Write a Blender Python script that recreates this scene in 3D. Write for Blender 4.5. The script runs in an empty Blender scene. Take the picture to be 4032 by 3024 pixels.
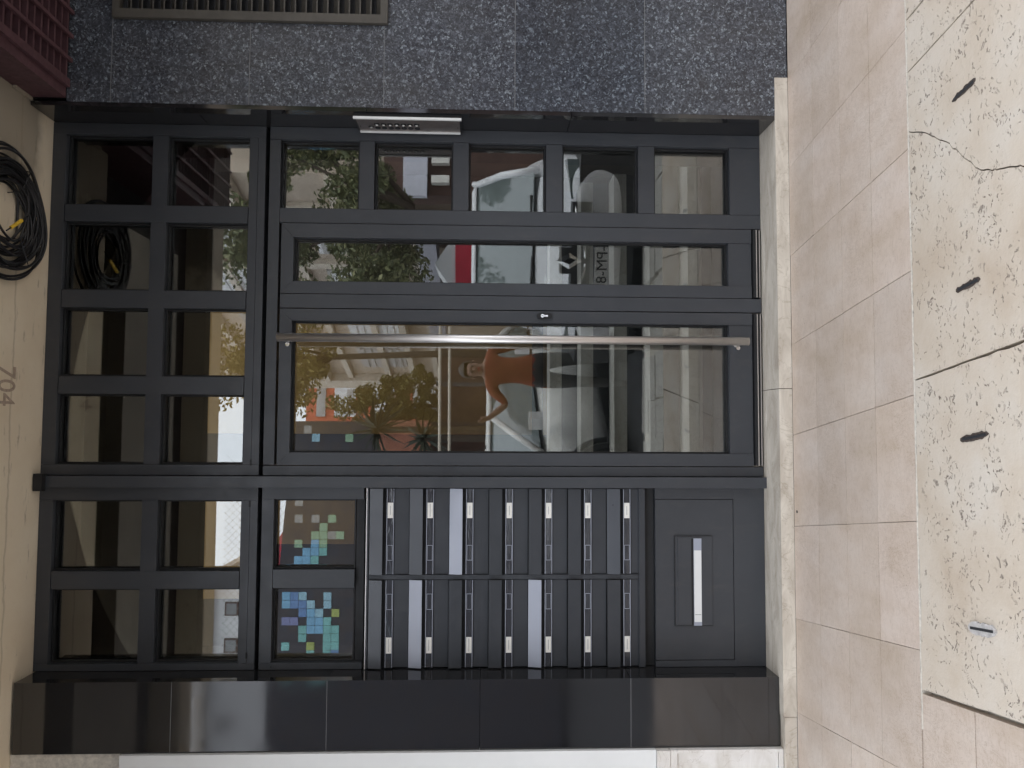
import bpy, bmesh, math, random
from math import radians, sin, cos, pi
from mathutils import Vector, Matrix
S = bpy.context.scene
C = S.collection
rnd = random.Random(7)

# ------------------------------------------------------------------ camera, sky, sun, exposure
def make_camera():
    yaw, pit, rol = radians(3.17), radians(-2.22), radians(0.4)
    F = Vector((sin(yaw)*cos(pit), cos(yaw)*cos(pit), sin(pit)))
    R0 = Vector((cos(yaw), -sin(yaw), 0)); U0 = R0.cross(F)
    right = -U0*cos(rol) + R0*sin(rol)          # the phone was held on its side: picture right is down
    up = U0*sin(rol) + R0*cos(rol)
    cd = bpy.data.cameras.new('camera'); co = bpy.data.objects.new('camera', cd); C.objects.link(co)
    cd.sensor_fit = 'HORIZONTAL'; cd.sensor_width = 34.62; cd.lens = 26.0
    cd.clip_start = 0.02; cd.clip_end = 500
    m = Matrix((right, up, -F)).transposed().to_4x4(); m.translation = (0, 0, 1.4)
    co.matrix_world = m
    S.camera = co
make_camera()
SUN_EL, SUN_AZ = radians(60), radians(45)
w = bpy.data.worlds.new('World'); S.world = w; w.use_nodes = True
wn, wl = w.node_tree.nodes, w.node_tree.links
sky = wn.new('ShaderNodeTexSky'); sky.sky_type = 'NISHITA'; sky.sun_disc = False
sky.sun_elevation = SUN_EL; sky.sun_rotation = SUN_AZ
sky.air_density = 1.2; sky.dust_density = 6.0; sky.ozone_density = 1.0
hs = wn.new('ShaderNodeHueSaturation'); hs.inputs['Saturation'].default_value = 0.38
bg = wn['Background']; bg.inputs['Strength'].default_value = 0.15
ov = wn.new('ShaderNodeMix'); ov.data_type = 'RGBA'; ov.inputs[0].default_value = .85     # thin even cloud cover
ov.inputs[7].default_value = (7.5, 7.95, 8.75, 1)
wl.new(sky.outputs[0], hs.inputs['Color']); wl.new(hs.outputs[0], ov.inputs[6]); wl.new(ov.outputs[2], bg.inputs['Color'])
sd = bpy.data.lights.new('sun', 'SUN'); sd.energy = 0.5; sd.angle = radians(40); sd.color = (1, .96, .9)
so = bpy.data.objects.new('sun', sd); C.objects.link(so)
sv = Vector((sin(SUN_AZ)*cos(SUN_EL), cos(SUN_AZ)*cos(SUN_EL), sin(SUN_EL)))
so.rotation_euler = sv.to_track_quat('Z', 'Y').to_euler(); so.location = (0, -8, 14)
S.view_settings.view_transform = 'Standard'; S.view_settings.look = 'None'
S.view_settings.gamma = 1; S.view_settings.use_curve_mapping = False
S.view_settings.exposure = 1.6
S.render.engine = 'CYCLES'

# ------------------------------------------------------------------ materials
def lin(r, g, b):
    f = lambda c: (c/255/12.92) if c/255 <= .04045 else ((c/255+.055)/1.055)**2.4
    return (f(r), f(g), f(b), 1)
class NT:
    def __init__(s, name):
        s.m = bpy.data.materials.new(name); s.m.use_nodes = True
        s.t = s.m.node_tree; s.n = s.t.nodes; s.l = s.t.links
        s.b = s.n['Principled BSDF']; s.out = s.n['Material Output']
        s._pos = None
    def new(s, typ, **kw):
        n = s.n.new(typ)
        for k, v in kw.items():
            if k.startswith('_'): setattr(n, k[1:], v)
            else: n.inputs[k.replace('__', ' ')].default_value = v
        return n
    def link(s, a, b): s.l.new(a, b)
    def pos(s, scale=(1, 1, 1)):
        g = s.new('ShaderNodeNewGeometry')
        mp = s.new('ShaderNodeMapping'); mp.inputs['Scale'].default_value = scale
        s.link(g.outputs['Position'], mp.inputs['Vector']); return mp.outputs[0]
    def objpos(s, scale=(1, 1, 1)):
        g = s.new('ShaderNodeTexCoord')
        mp = s.new('ShaderNodeMapping'); mp.inputs['Scale'].default_value = scale
        s.link(g.outputs['Object'], mp.inputs['Vector']); return mp.outputs[0]
    def noise(s, v, sc, det=4, rough=.55, dist=0):
        n = s.new('ShaderNodeTexNoise', Scale=sc, Detail=det, Roughness=rough, Distortion=dist)
        s.link(v, n.inputs['Vector']); return n.outputs['Fac']
    def voro(s, v, sc, feature='F1', out='Distance'):
        n = s.new('ShaderNodeTexVoronoi', Scale=sc); n.feature = feature
        s.link(v, n.inputs['Vector']); return n.outputs[out]
    def ramp(s, v, stops, interp='LINEAR'):
        n = s.new('ShaderNodeValToRGB'); n.color_ramp.interpolation = interp
        e = n.color_ramp.elements
        while len(e) < len(stops): e.new(.5)
        for i, (p, c) in enumerate(stops):
            e[i].position = p; e[i].color = c if not isinstance(c, (int, float)) else (c, c, c, 1)
        s.link(v, n.inputs['Fac']); return n.outputs['Color']
    def mix(s, f, a, b, mode='MIX'):
        n = s.new('ShaderNodeMix'); n.data_type = 'RGBA'; n.blend_type = mode
        for k, v in ((0, f), (6, a), (7, b)):
            if hasattr(v, 'is_linked') or hasattr(v, 'node'): s.link(v, n.inputs[k])
            else: n.inputs[k].default_value = v
        return n.outputs[2]
    def bump(s, h, strength=.3, dist=.01):
        n = s.new('ShaderNodeBump', Strength=strength, Distance=dist)
        s.link(h, n.inputs['Height']); s.link(n.outputs[0], s.b.inputs['Normal']); return n
    def base(s, c):
        if hasattr(c, 'node'): s.link(c, s.b.inputs['Base Color'])
        else: s.b.inputs['Base Color'].default_value = c
    def rough(s, r):
        if hasattr(r, 'node'): s.link(r, s.b.inputs['Roughness'])
        else: s.b.inputs['Roughness'].default_value = r
MAT = {}
def simple(name, col, rough=.5, metal=0, var=.12, vs=14, bump=0, spec=.5):
    t = NT(name); p = t.pos()
    n = t.noise(p, vs, 5, .6)
    d = t.ramp(n, [(.25, (1-var,)*3+(1,)), (.75, (1+var,)*3+(1,))])
    t.base(t.mix(1.0, col, d, 'MULTIPLY')); t.b.inputs['Metallic'].default_value = metal
    r = t.ramp(t.noise(p, vs*2.3, 4), [(.3, max(.02, rough-.07)), (.7, rough+.07)]); t.rough(r)
    t.b.inputs['Specular IOR Level'].default_value = spec
    if bump: t.bump(t.noise(p, vs*8, 4), bump, .004)
    MAT[name] = t.m; return t.m

def aluminium():
    t = NT('anthracite'); p = t.pos()
    c = t.ramp(t.noise(p, 4, 5, .6), [(.3, (.038, .041, .047, 1)), (.7, (.047, .050, .056, 1))])
    dust = t.ramp(t.noise(t.pos((3, 3, 1.2)), 6, 7, .72), [(.54, 0.0), (.80, .40)])
    c = t.mix(dust, c, (.085, .080, .074, 1))
    scr = t.ramp(t.noise(t.pos((50, 50, 3)), 3.0, 4, .7), [(.68, 0.0), (.72, .5)]); c = t.mix(scr, c, (.075, .077, .08, 1))
    t.base(c); t.rough(t.ramp(t.noise(p, 9, 5, .65), [(.3, .28), (.7, .50)]))
    t.bump(t.noise(p, 60, 4), .04, .003); MAT['anthracite'] = t.m
aluminium()
simple('gasket', (.008, .008, .009, 1), .6)
simple('dark_backing', (.012, .012, .013, 1), .7)
simple('mail_dark', (.038, .041, .047, 1), .36, var=.12, vs=9)
simple('mail_flap', (.062, .066, .076, 1), .34, var=.05, vs=4, spec=.55)  # weaker sky sheen of slightly tilted flaps, painted into the grey
simple('mail_flap_pale', (.33, .35, .41, 1), .34, var=.03, vs=3)  # sky reflection of tilted flaps painted into the base; also plain pale trim
simple('black_plastic', (.012, .012, .013, 1), .35)
simple('rubber', (.015, .015, .016, 1), .75)
simple('white_paint', (.72, .72, .70, 1), .45, var=.05, vs=4)
simple('cream_paint', lin(214, 205, 186), .6, var=.05)
simple('pale_card', (.78, .76, .70, 1), .5, var=.05, vs=60)
simple('chrome', (.75, .75, .75, 1), .12, metal=1, var=.03)
simple('car_white', (.76, .77, .79, 1), .22, var=.03, vs=3, spec=.6)
simple('car_silver', (.66, .66, .64, 1), .25, var=.03, vs=3, spec=.6)
simple('car_grey', (.055, .056, .06, 1), .5)
simple('tyre', (.018, .018, .018, 1), .8, bump=.2)
simple('plate_white', (.75, .75, .73, 1), .4, var=.03)
simple('ink', (.02, .02, .022, 1), .6)
simple('red_sign', (.55, .03, .06, 1), .4)
simple('maroon', (.075, .034, .039, 1), .55, var=.3, vs=20, bump=.1)
simple('brown_wall', (.085, .045, .034, 1), .8, var=.25, vs=3)
simple('terracotta', (.42, .17, .11, 1), .8, var=.2, vs=4)
simple('orange_wall', (.52, .13, .07, 1), .85, var=.10, vs=2)
simple('beige_wall', (.50, .42, .34, 1), .85, var=.14, vs=1.5)
simple('beige_band', (.62, .55, .46, 1), .8, var=.12, vs=2)
simple('lilac_wall', (.62, .62, .70, 1), .7, var=.06, vs=2)
simple('shutter', (.42, .41, .40, 1), .6, var=.1)
simple('window_dark', (.03, .035, .04, 1), .08, var=.2, vs=2, spec=.7)
simple('asphalt', (.055, .055, .058, 1), .9, var=.35, vs=40, bump=.4)
simple('kerb_stone', (.33, .31, .28, 1), .85, var=.3, vs=22, bump=.6)
simple('bark', (.07, .05, .035, 1), .9, var=.4, vs=25, bump=.6)
simple('skin', (.27, .155, .11, 1), .55, var=.08, vs=30)
simple('hair', (.025, .018, .014, 1), .5)
simple('orange_shirt', (.24, .055, .026, 1), .85, var=.12, vs=25)
simple('trousers', (.07, .065, .06, 1), .9)
simple('sole', (.05, .04, .035, 1), .8)
simple('yellow_tag', (.75, .48, .04, 1), .5, var=.2, vs=60)
simple('cable', (.012, .011, .012, 1), .38, var=.3, vs=60)
simple('slate', (.045, .05, .058, 1), .5, var=.35, vs=12)
simple('amber_lit_wall', (.46, .27, .09, 1), .6, var=.18, vs=4)  # warm lamplight on the hall wall, put into its colour
simple('hall_wall', (.065, .05, .04, 1), .8, var=.2, vs=3)
simple('vent_metal', (.082, .073, .060, 1), .5, var=.2, vs=10, metal=.2)
simple('mortar', (.62, .57, .49, 1), .95, var=.25, vs=60, bump=.8)
simple('number_paint', (.33, .25, .19, 1), .8, var=.25, vs=60)
simple('dark_recess', (.022, .016, .015, 1), .85, var=.25, vs=6)
simple('far_white', (.74, .75, .76, 1), .8, var=.06, vs=1)
simple('slot_metal', (.40, .375, .355, 1), .6, var=.3, vs=70, bump=.3)
simple('mesh_grey', (.22, .23, .24, 1), .5)

def brushed_steel():
    t = NT('brushed_steel'); t.b.inputs['Metallic'].default_value = 1
    n = t.noise(t.pos((60, 60, 2)), 8, 4)
    t.base(t.ramp(n, [(.3, (.66, .62, .59, 1)), (.7, (.80, .76, .73, 1))])); t.rough(.42)
    t.bump(n, .05, .001); MAT['brushed_steel'] = t.m
brushed_steel()
simple('soffit_grey', (.27, .245, .21, 1), .85, var=.2, vs=4)  # darker, greyer tone for the middle soffit band
simple('joint_grey', (.17, .17, .17, 1), .8)
simple('slot_dirt', (.055, .04, .032, 1), .95, var=.4, vs=90)
simple('dull_steel', (.30, .265, .25, 1), .35, metal=.85, var=.15, vs=20)

def holder_plastic():
    t = NT('holder_plastic'); t.base((.035, .036, .042, 1)); t.rough(.10); t.b.inputs['Specular IOR Level'].default_value = .9
    t.bump(t.noise(t.pos((8, 1, 30)), 1.5, 3, .6, .8), .35, .006); MAT['holder_plastic'] = t.m
holder_plastic()
def glass(name, ior, tint):
    t = NT(name); t.n.remove(t.b)
    tr = t.new('ShaderNodeBsdfTransparent'); tr.inputs['Color'].default_value = tint
    gl = t.new('ShaderNodeBsdfGlossy'); gl.inputs['Roughness'].default_value = 0.0
    gl.inputs['Color'].default_value = (.97, .98, .97, 1)
    fr = t.new('ShaderNodeFresnel'); fr.inputs['IOR'].default_value = ior
    nz = t.noise(t.pos((1, 1, 1)), 1.6, 1)          # float glass is never quite flat
    bp = t.new('ShaderNodeBump', Strength=.022, Distance=.02)
    t.link(nz, bp.inputs['Height']); t.link(bp.outputs[0], gl.inputs['Normal'])
    mx = t.new('ShaderNodeMixShader')
    t.link(fr.outputs[0], mx.inputs[0]); t.link(tr.outputs[0], mx.inputs[1]); t.link(gl.outputs[0], mx.inputs[2])
    t.link(mx.outputs[0], t.out.inputs['Surface']); MAT[name] = t.m
glass('pane_glass', 2.15, (.80, .82, .80, 1))
def car_glass():
    t = NT('car_glass'); t.base((.15, .18, .18, 1)); t.rough(.04); t.b.inputs['IOR'].default_value = 1.8
    t.b.inputs['Specular IOR Level'].default_value = .9; MAT['car_glass'] = t.m
car_glass()

def granite():
    t = NT('speckled_granite'); p = t.pos()
    n1 = t.noise(p, 22, 3, .6, .4)
    v = t.new('ShaderNodeTexVoronoi', Scale=120.0, Randomness=1.0)
    mp = t.new('ShaderNodeMapping'); mp.inputs['Scale'].default_value = (1, 1, 1)
    wn2 = t.new('ShaderNodeTexNoise', Scale=40.0, Detail=3.0)
    t.link(p, wn2.inputs['Vector'])
    add = t.new('ShaderNodeMix'); add.data_type = 'RGBA'; add.blend_type = 'LINEAR_LIGHT'; add.inputs[0].default_value = .018
    t.link(p, add.inputs[6]); t.link(wn2.outputs['Color'], add.inputs[7]); t.link(add.outputs[2], v.inputs['Vector'])
    sep = t.new('ShaderNodeSeparateColor'); t.link(v.outputs['Color'], sep.inputs[0])
    flake = t.ramp(sep.outputs[0], [(0, (.034, .036, .042, 1)), (.42, (.048, .052, .061, 1)), (.70, (.072, .078, .091, 1)), (.88, (.108, .118, .136, 1)), (.975, (.19, .215, .235, 1))])
    v2 = t.voro(p, 190, out='Color'); s2 = t.new('ShaderNodeSeparateColor'); t.link(v2, s2.inputs[0])
    fine = t.ramp(s2.outputs[1], [(.3, (.7, .7, .7, 1)), (.8, (1.2, 1.2, 1.22, 1)), (.95, (1.5, 1.5, 1.5, 1))])
    c = t.mix(.75, flake, fine, 'MULTIPLY')
    dust = t.ramp(t.noise(p, 2.2, 5, .65), [(.42, (.0, .0, .0, 1)), (.75, (.3, .3, .3, 1))])
    c = t.mix(dust, c, (.075, .066, .056, 1))
    oi = t.new('ShaderNodeObjectInfo')
    c = t.mix(1, c, t.ramp(oi.outputs['Random'], [(0, (.82, .83, .86, 1)), (1, (1.15, 1.13, 1.12, 1))]), 'MULTIPLY')
    drip = t.ramp(t.noise(t.pos((16, 16, .8)), 1.6, 5, .65), [(.52, (1, 1, 1, 1)), (.75, (.72, .70, .67, 1))]); c = t.mix(.8, c, drip, 'MULTIPLY')
    t.base(c); t.rough(t.ramp(t.noise(p, 3.5, 4), [(.3, .18), (.7, .36)])); t.b.inputs['Specular IOR Level'].default_value = .4
    MAT['speckled_granite'] = t.m
granite()
def black_granite():
    t = NT('polished_black_granite'); p = t.pos()
    v = t.voro(p, 420, out='Color'); s = t.new('ShaderNodeSeparateColor'); t.link(v, s.inputs[0])
    c = t.ramp(s.outputs[0], [(0, (.012, .012, .013, 1)), (.9, (.015, .015, .016, 1)), (1, (.026, .026, .026, 1))])
    smear = t.ramp(t.noise(t.pos((1, 1, .35)), 5, 5, .6), [(.5, 0.0), (.8, .16)])
    c = t.mix(smear, c, (.05, .046, .042, 1)); t.base(c)
    t.b.inputs['Specular IOR Level'].default_value = 1.0
    t.rough(t.ramp(t.noise(p, 7, 4), [(.35, .045), (.75, .10)])); MAT['polished_black_granite'] = t.m
black_granite()

def limestone():
    t = NT('smooth_limestone'); p = t.pos()
    oi = t.new('ShaderNodeObjectInfo')
    big = t.ramp(t.noise(t.pos((1.6, .7, 1)), 3.0, 6, .62), [(.28, (.455, .365, .285, 1)), (.5, (.53, .44, .37, 1)), (.75, (.575, .50, .44, 1))])
    rv = t.ramp(oi.outputs['Random'], [(0, (.93, .925, .91, 1)), (.5, (1, .99, .965, 1)), (1, (1.05, 1.045, 1.04, 1))])
    c = t.mix(1, big, rv, 'MULTIPLY')
    stre = t.ramp(t.noise(t.pos((9, 55, 1)), 2.6, 6, .7), [(.56, (1, 1, 1, 1)), (.74, (.74, .69, .64, 1))])
    c = t.mix(.8, c, stre, 'MULTIPLY')
    wv = t.ramp(t.noise(t.pos((5, 9, 1)), 2.2, 7, .7, 1.6), [(.488, (1, 1, 1, 1)), (.5, (.52, .45, .40, 1)), (.512, (1, 1, 1, 1))])
    c = t.mix(.5, c, wv, 'MULTIPLY')
    vn = t.ramp(t.noise(t.pos((7, 3.2, 1)), 3.2, 8, .72, 2.4), [(.470, (1, 1, 1, 1)), (.5, (.70, .64, .59, 1)), (.52, (1, 1, 1, 1))])
    vg = t.ramp(t.noise(t.pos((.9, .9, 1)), 1.7, 2), [(.48, 0.0), (.62, 1.0)])
    c = t.mix(vg, c, t.mix(.75, c, vn, 'MULTIPLY'))
    dirt = t.ramp(t.noise(p, 11, 6, .7), [(.45, (1, 1, 1, 1)), (.8, (.86, .82, .78, 1))]); c = t.mix(.9, c, dirt, 'MULTIPLY')
    pv = t.voro(t.pos((14, 30, 1)), 1.9); gate = t.ramp(t.noise(p, 9, 3), [(.55, 0.0), (.62, 1.0)])
    pit = t.ramp(pv, [(.05, 1.0), (.10, 0.0)])
    pm = t.mix(1, pit, gate, 'MULTIPLY')
    c = t.mix(pm, c, (.20, .15, .11, 1)); t.base(c)
    t.rough(t.ramp(t.noise(p, 6, 5), [(.3, .30), (.7, .52)]))
    inv = t.ramp(pm, [(0, 1.0), (1, 0.0)]); t.bump(inv, .25, .003)
    MAT['smooth_limestone'] = t.m
limestone()
def travertine():
    t = NT('pitted_travertine'); p = t.pos()
    big = t.ramp(t.noise(p, 3.2, 6, .6), [(.26, (.42, .335, .25, 1)), (.5, (.50, .425, .34, 1)), (.75, (.545, .49, .42, 1))])
    warp = t.new('ShaderNodeTexNoise', Scale=14.0, Detail=4.0, Roughness=.65); t.link(p, warp.inputs['Vector'])
    add = t.new('ShaderNodeMix'); add.data_type = 'RGBA'; add.blend_type = 'LINEAR_LIGHT'; add.inputs[0].default_value = .05
    t.link(p, add.inputs[6]); t.link(warp.outputs['Color'], add.inputs[7])
    mp = t.new('ShaderNodeMapping'); mp.inputs['Scale'].default_value = (17, 38, 1); t.link(add.outputs[2], mp.inputs['Vector'])
    def pits(sc, a, b, g0, g1, gs):
        v = t.voro(mp.outputs[0], sc); pt = t.ramp(v, [(a, 1.0), (b, 0.0)])
        gate = t.ramp(t.noise(p, gs, 3), [(g0, 0.0), (g1, 1.0)])
        return t.mix(1, pt, gate, 'MULTIPLY')
    pa = pits(.95, .13, .22, .56, .66, 4.0); pc = pits(1.7, .15, .25, .52, .62, 6.0); pb = pits(3.0, .15, .27, .45, .57, 9.0)
    pm = t.mix(1, t.mix(1, pa, pc, 'LIGHTEN'), pb, 'LIGHTEN')
    c = t.mix(pm, big, t.ramp(t.noise(p, 30, 3), [(.35, (.12, .09, .07, 1)), (.6, (.30, .25, .20, 1))])); t.base(c)
    t.rough(.72)
    inv = t.ramp(pm, [(0, 1.0), (1, 0.0)])
    hh = t.mix(.12, inv, t.ramp(t.noise(p, 60, 4), [(.3, 0.0), (.7, 1.0)])); t.bump(hh, .75, .008)
    MAT['pitted_travertine'] = t.m
travertine()
def marble(name, a, b, rough):
    t = NT(name); p = t.pos((2.2, 6, 6))
    c = t.ramp(t.noise(p, 2.0, 7, .62, .9), [(.30, a), (.62, b)])
    vein = t.ramp(t.noise(t.pos((3, 9, 3)), 1.4, 6, .6, 2.0), [(.488, (1, 1, 1, 1)), (.5, (.62, .58, .52, 1)), (.513, (1, 1, 1, 1))])
    c = t.mix(.5, c, vein, 'MULTIPLY'); t.base(c); t.rough(rough)
    MAT[name] = t.m
marble('step_marble', (.43, .37, .30, 1), (.64, .58, .49, 1), .16)
marble('plinth_marble', (.60, .56, .50, 1), (.76, .73, .69, 1), .35)
marble('tread_marble', (.68, .65, .60, 1), (.82, .80, .76, 1), .4)
def soffit():
    t = NT('soffit_plaster'); p = t.pos()
    c = t.ramp(t.noise(p, 2.4, 6, .6), [(.3, (.60, .495, .355, 1)), (.7, (.68, .59, .45, 1))])
    st = t.ramp(t.noise(t.pos((2.2, 9, 3)), 3.2, 6, .68), [(.60, 0.0), (.72, .75)])
    c = t.mix(st, c, (.26, .215, .155, 1))
    sp = t.new('ShaderNodeSeparateXYZ'); t.link(t.pos(), sp.inputs[0])
    nw = t.noise(p, 7, 4); 
    def band(sock, lo, hi, amp):
        a = t.new('ShaderNodeMath'); a.operation = 'MULTIPLY_ADD'; a.inputs[1].default_value = amp; t.link(nw, a.inputs[0]); t.link(sock, a.inputs[2])
        return t.ramp(a.outputs[0], [(0, 0.0), (1, 1.0)]) if False else a.outputs[0]
    def mr(v, a, b):
        m = t.new('ShaderNodeMapRange'); m.inputs[1].default_value = a; m.inputs[2].default_value = b; t.link(v, m.inputs[0]); return m.outputs[0]
    damp = t.mix(1, mr(band(sp.outputs[0], 0, 0, .35), 1.24, 1.34), mr(band(sp.outputs[1], 0, 0, .12), 3.62, 3.55), 'MULTIPLY')
    c = t.mix(t.mix(1, damp, (.72, .72, .72, 1), 'MULTIPLY'), c, (.15, .128, .098, 1))
    ck = band(sp.outputs[1], 0, 0, .05)
    crk = t.mix(1, mr(ck, 3.398, 3.404), mr(ck, 3.416, 3.408), 'MULTIPLY')
    c = t.mix(t.mix(1, crk, (.4, .4, .4, 1), 'MULTIPLY'), c, (.22, .17, .115, 1))
    t.base(c); t.rough(.8)
    t.bump(t.noise(p, 45, 5), .25, .004); MAT['soffit_plaster'] = t.m
soffit()
def foliage(name, stops):
    t = NT(name)
    oi = t.new('ShaderNodeNewGeometry')
    n = t.noise(t.pos(), 5.0, 3); r = t.new('ShaderNodeMath'); r.operation = 'ADD'
    t.link(n, r.inputs[0]); t.link(oi.outputs['Random Per Island'], r.inputs[1])
    h = t.new('ShaderNodeMath'); h.operation = 'MULTIPLY'; h.inputs[1].default_value = .5; t.link(r.outputs[0], h.inputs[0])
    t.base(t.ramp(h.outputs[0], stops)); t.rough(.5)
    t.b.inputs['Subsurface Weight'].default_value = 0
    MAT[name] = t.m
foliage('leaf_green', [(.2, (.07, .085, .03, 1)), (.5, (.14, .16, .065, 1)), (.8, (.28, .27, .13, 1))])
foliage('leaf_yellow', [(.2, (.12, .10, .02, 1)), (.5, (.26, .20, .05, 1)), (.8, (.38, .30, .10, 1))])
foliage('leaf_hedge', [(.2, (.20, .18, .05, 1)), (.5, (.34, .29, .10, 1)), (.8, (.48, .42, .18, 1))])
foliage('leaf_dark', [(.2, (.02, .03, .02, 1)), (.5, (.04, .05, .03, 1)), (.8, (.08, .09, .06, 1))])
def tile_mat(name, col):
    simple(name, col, .3, var=.12, vs=3)
TILES = {'B': (.20, .44, .66, 1), 'b': (.13, .25, .50, 1), 'L': (.32, .54, .66, 1), 'T': (.20, .48, .47, 1), 'G': (.30, .48, .32, 1), 'Y': (.36, .42, .12, 1), 'S': (.32, .33, .33, 1), 'P': (.20, .22, .42, 1)}
for k, v in TILES.items(): tile_mat('tile_'+{'B': 'blue', 'b': 'deep_blue', 'L': 'pale_blue', 'T': 'teal', 'G': 'green', 'Y': 'lime', 'S': 'grey', 'P': 'violet'}[k], v)
TNAME = {'B': 'blue', 'b': 'deep_blue', 'L': 'pale_blue', 'T': 'teal', 'G': 'green', 'Y': 'lime', 'S': 'grey', 'P': 'violet'}
def tiled_wall():
    t = NT('dark_tiled_wall'); p = t.pos()
    br = t.new('ShaderNodeTexBrick'); br.offset = 0; br.inputs['Scale'].default_value = 1
    br.inputs['Brick Width'].default_value = .146; br.inputs['Row Height'].default_value = .146
    br.inputs['Mortar Size'].default_value = .003
    br.inputs['Color1'].default_value = (.022, .024, .040, 1); br.inputs['Color2'].default_value = (.040, .030, .034, 1)
    br.inputs['Mortar'].default_value = (.015, .014, .016, 1)
    sx = t.new('ShaderNodeSeparateXYZ'); cb = t.new('ShaderNodeCombineXYZ')
    t.link(p, sx.inputs[0]); t.link(sx.outputs[0], cb.inputs[0]); t.link(sx.outputs[2], cb.inputs[1]); t.link(cb.outputs[0], br.inputs['Vector'])
    t.base(br.outputs['Color']); t.rough(.35); MAT['dark_tiled_wall'] = t.m
tiled_wall()

# ------------------------------------------------------------------ mesh helpers
ORG = {}
def box(bm, x0, x1, y0, y1, z0, z1):
    x0, x1 = min(x0, x1), max(x0, x1); y0, y1 = min(y0, y1), max(y0, y1); z0, z1 = min(z0, z1), max(z0, z1)
    v = [bm.verts.new(c) for c in ((x0, y0, z0), (x1, y0, z0), (x1, y1, z0), (x0, y1, z0), (x0, y0, z1), (x1, y0, z1), (x1, y1, z1), (x0, y1, z1))]
    for f in ((0, 3, 2, 1), (4, 5, 6, 7), (0, 1, 5, 4), (1, 2, 6, 5), (2, 3, 7, 6), (3, 0, 4, 7)): bm.faces.new([v[i] for i in f])
    return v
def prism(bm, pts, z0, z1):
    a = [bm.verts.new((x, y, z0)) for x, y in pts]; b = [bm.verts.new((x, y, z1)) for x, y in pts]
    n = len(pts)
    bm.faces.new(b); bm.faces.new(a[::-1])
    for i in range(n): bm.faces.new((a[i], a[(i+1) % n], b[(i+1) % n], b[i]))
def tube(bm, pts, r, seg=8, closed=False, r1=None):
    pts = [Vector(p) for p in pts]; n = len(pts); rings = []
    for i, p in enumerate(pts):
        a = pts[(i-1) % n] if (i or closed) else p; b = pts[(i+1) % n] if (i < n-1 or closed) else p
        d = (b-a).normalized(); u = d.orthogonal().normalized() if i == 0 else (rings_u - d*rings_u.dot(d)).normalized()
        rings_u = u; vv = d.cross(u); rr = r if r1 is None else r+(r1-r)*i/(n-1)
        rings.append([bm.verts.new(p+(u*cos(2*pi*k/seg)+vv*sin(2*pi*k/seg))*rr) for k in range(seg)])
    m = n if closed else n-1
    for i in range(m):
        A, B = rings[i], rings[(i+1) % n]
        for k in range(seg): bm.faces.new((A[k], A[(k+1) % seg], B[(k+1) % seg], B[k]))
    if not closed: bm.faces.new(rings[0][::-1]); bm.faces.new(rings[-1])
def lathe_y(bm, cx, cy, cz, prof, seg=20):           # profile [(radius, y)] about an axis along y
    rings = [[bm.verts.new((cx+r*cos(2*pi*k/seg), cy+y, cz+r*sin(2*pi*k/seg))) for k in range(seg)] for r, y in prof]
    for A, B in zip(rings, rings[1:]):
        for k in range(seg): bm.faces.new((A[k], A[(k+1) % seg], B[(k+1) % seg], B[k]))
    bm.faces.new(rings[0][::-1]); bm.faces.new(rings[-1])
def obj(name, bm, mat, parent=None, bevel=0, smooth=False, seg=1, sub=0):
    if bevel:
        e = [ed for ed in bm.edges if len(ed.link_faces) == 2 and ed.calc_face_angle(0) > .5]
        bmesh.ops.bevel(bm, geom=e, offset=bevel, segments=seg, profile=.6, affect='EDGES', clamp_overlap=True)
    bmesh.ops.recalc_face_normals(bm, faces=bm.faces[:])
    org = ORG.get(parent.name, Vector()) if parent else Vector()
    if org.length: bmesh.ops.translate(bm, verts=bm.verts[:], vec=-org)
    me = bpy.data.meshes.new(name); bm.to_mesh(me); bm.free()
    for k in (mat if isinstance(mat, (list, tuple)) else [mat]): me.materials.append(MAT[k])
    if smooth: me.polygons.foreach_set('use_smooth', [True]*len(me.polygons))
    o = bpy.data.objects.new(name, me); C.objects.link(o)
    if parent: o.parent = parent; ORG[o.name] = org
    if sub:
        s = o.modifiers.new('sub', 'SUBSURF'); s.levels = sub; s.render_levels = sub
    return o
def part(name, boxes, mat, parent, bevel=.0015, seg=1):
    bm = bmesh.new()
    for b in boxes: box(bm, *b)
    return obj(name, bm, mat, parent, bevel, seg=seg)
def thing(name, label, cat, loc=(0, 0, 0), group=None, rot=0, world=True):
    o = bpy.data.objects.new(name, None); C.objects.link(o); o.location = loc; o.rotation_euler = (0, 0, rot)
    o.empty_display_size = .1
    ORG[o.name] = Vector(loc) if world else Vector()
    return tag(o, label, cat, group)
def tag(o, label, cat, group=None):
    o['label'] = label; o['category'] = cat
    if group: o['group'] = group
    return o
def structure(o): o['kind'] = 'structure'; return o
def text_mesh(name, body, size, mat, parent, mtx, extrude=.001):
    cu = bpy.data.curves.new(name, 'FONT'); cu.body = body; cu.size = size; cu.extrude = extrude
    cu.align_x = 'CENTER'; cu.align_y = 'CENTER'
    tmp = bpy.data.objects.new('tmp', cu); C.objects.link(tmp)
    dg = bpy.context.evaluated_depsgraph_get(); me = bpy.data.meshes.new_from_object(tmp.evaluated_get(dg))
    bpy.data.objects.remove(tmp)
    me.transform(mtx); org = ORG.get(parent.name, Vector()) if parent else Vector()
    me.transform(Matrix.Translation(-org)); me.name = name; me.materials.clear(); me.materials.append(MAT[mat])
    o = bpy.data.objects.new(name, me); C.objects.link(o); o.parent = parent; return o

YF, YG = 3.62, 3.672            # frame face, glass face
MIR = 2*(YG+.003)               # a thing seen at depth v in the glass stands at y = MIR - v

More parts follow.
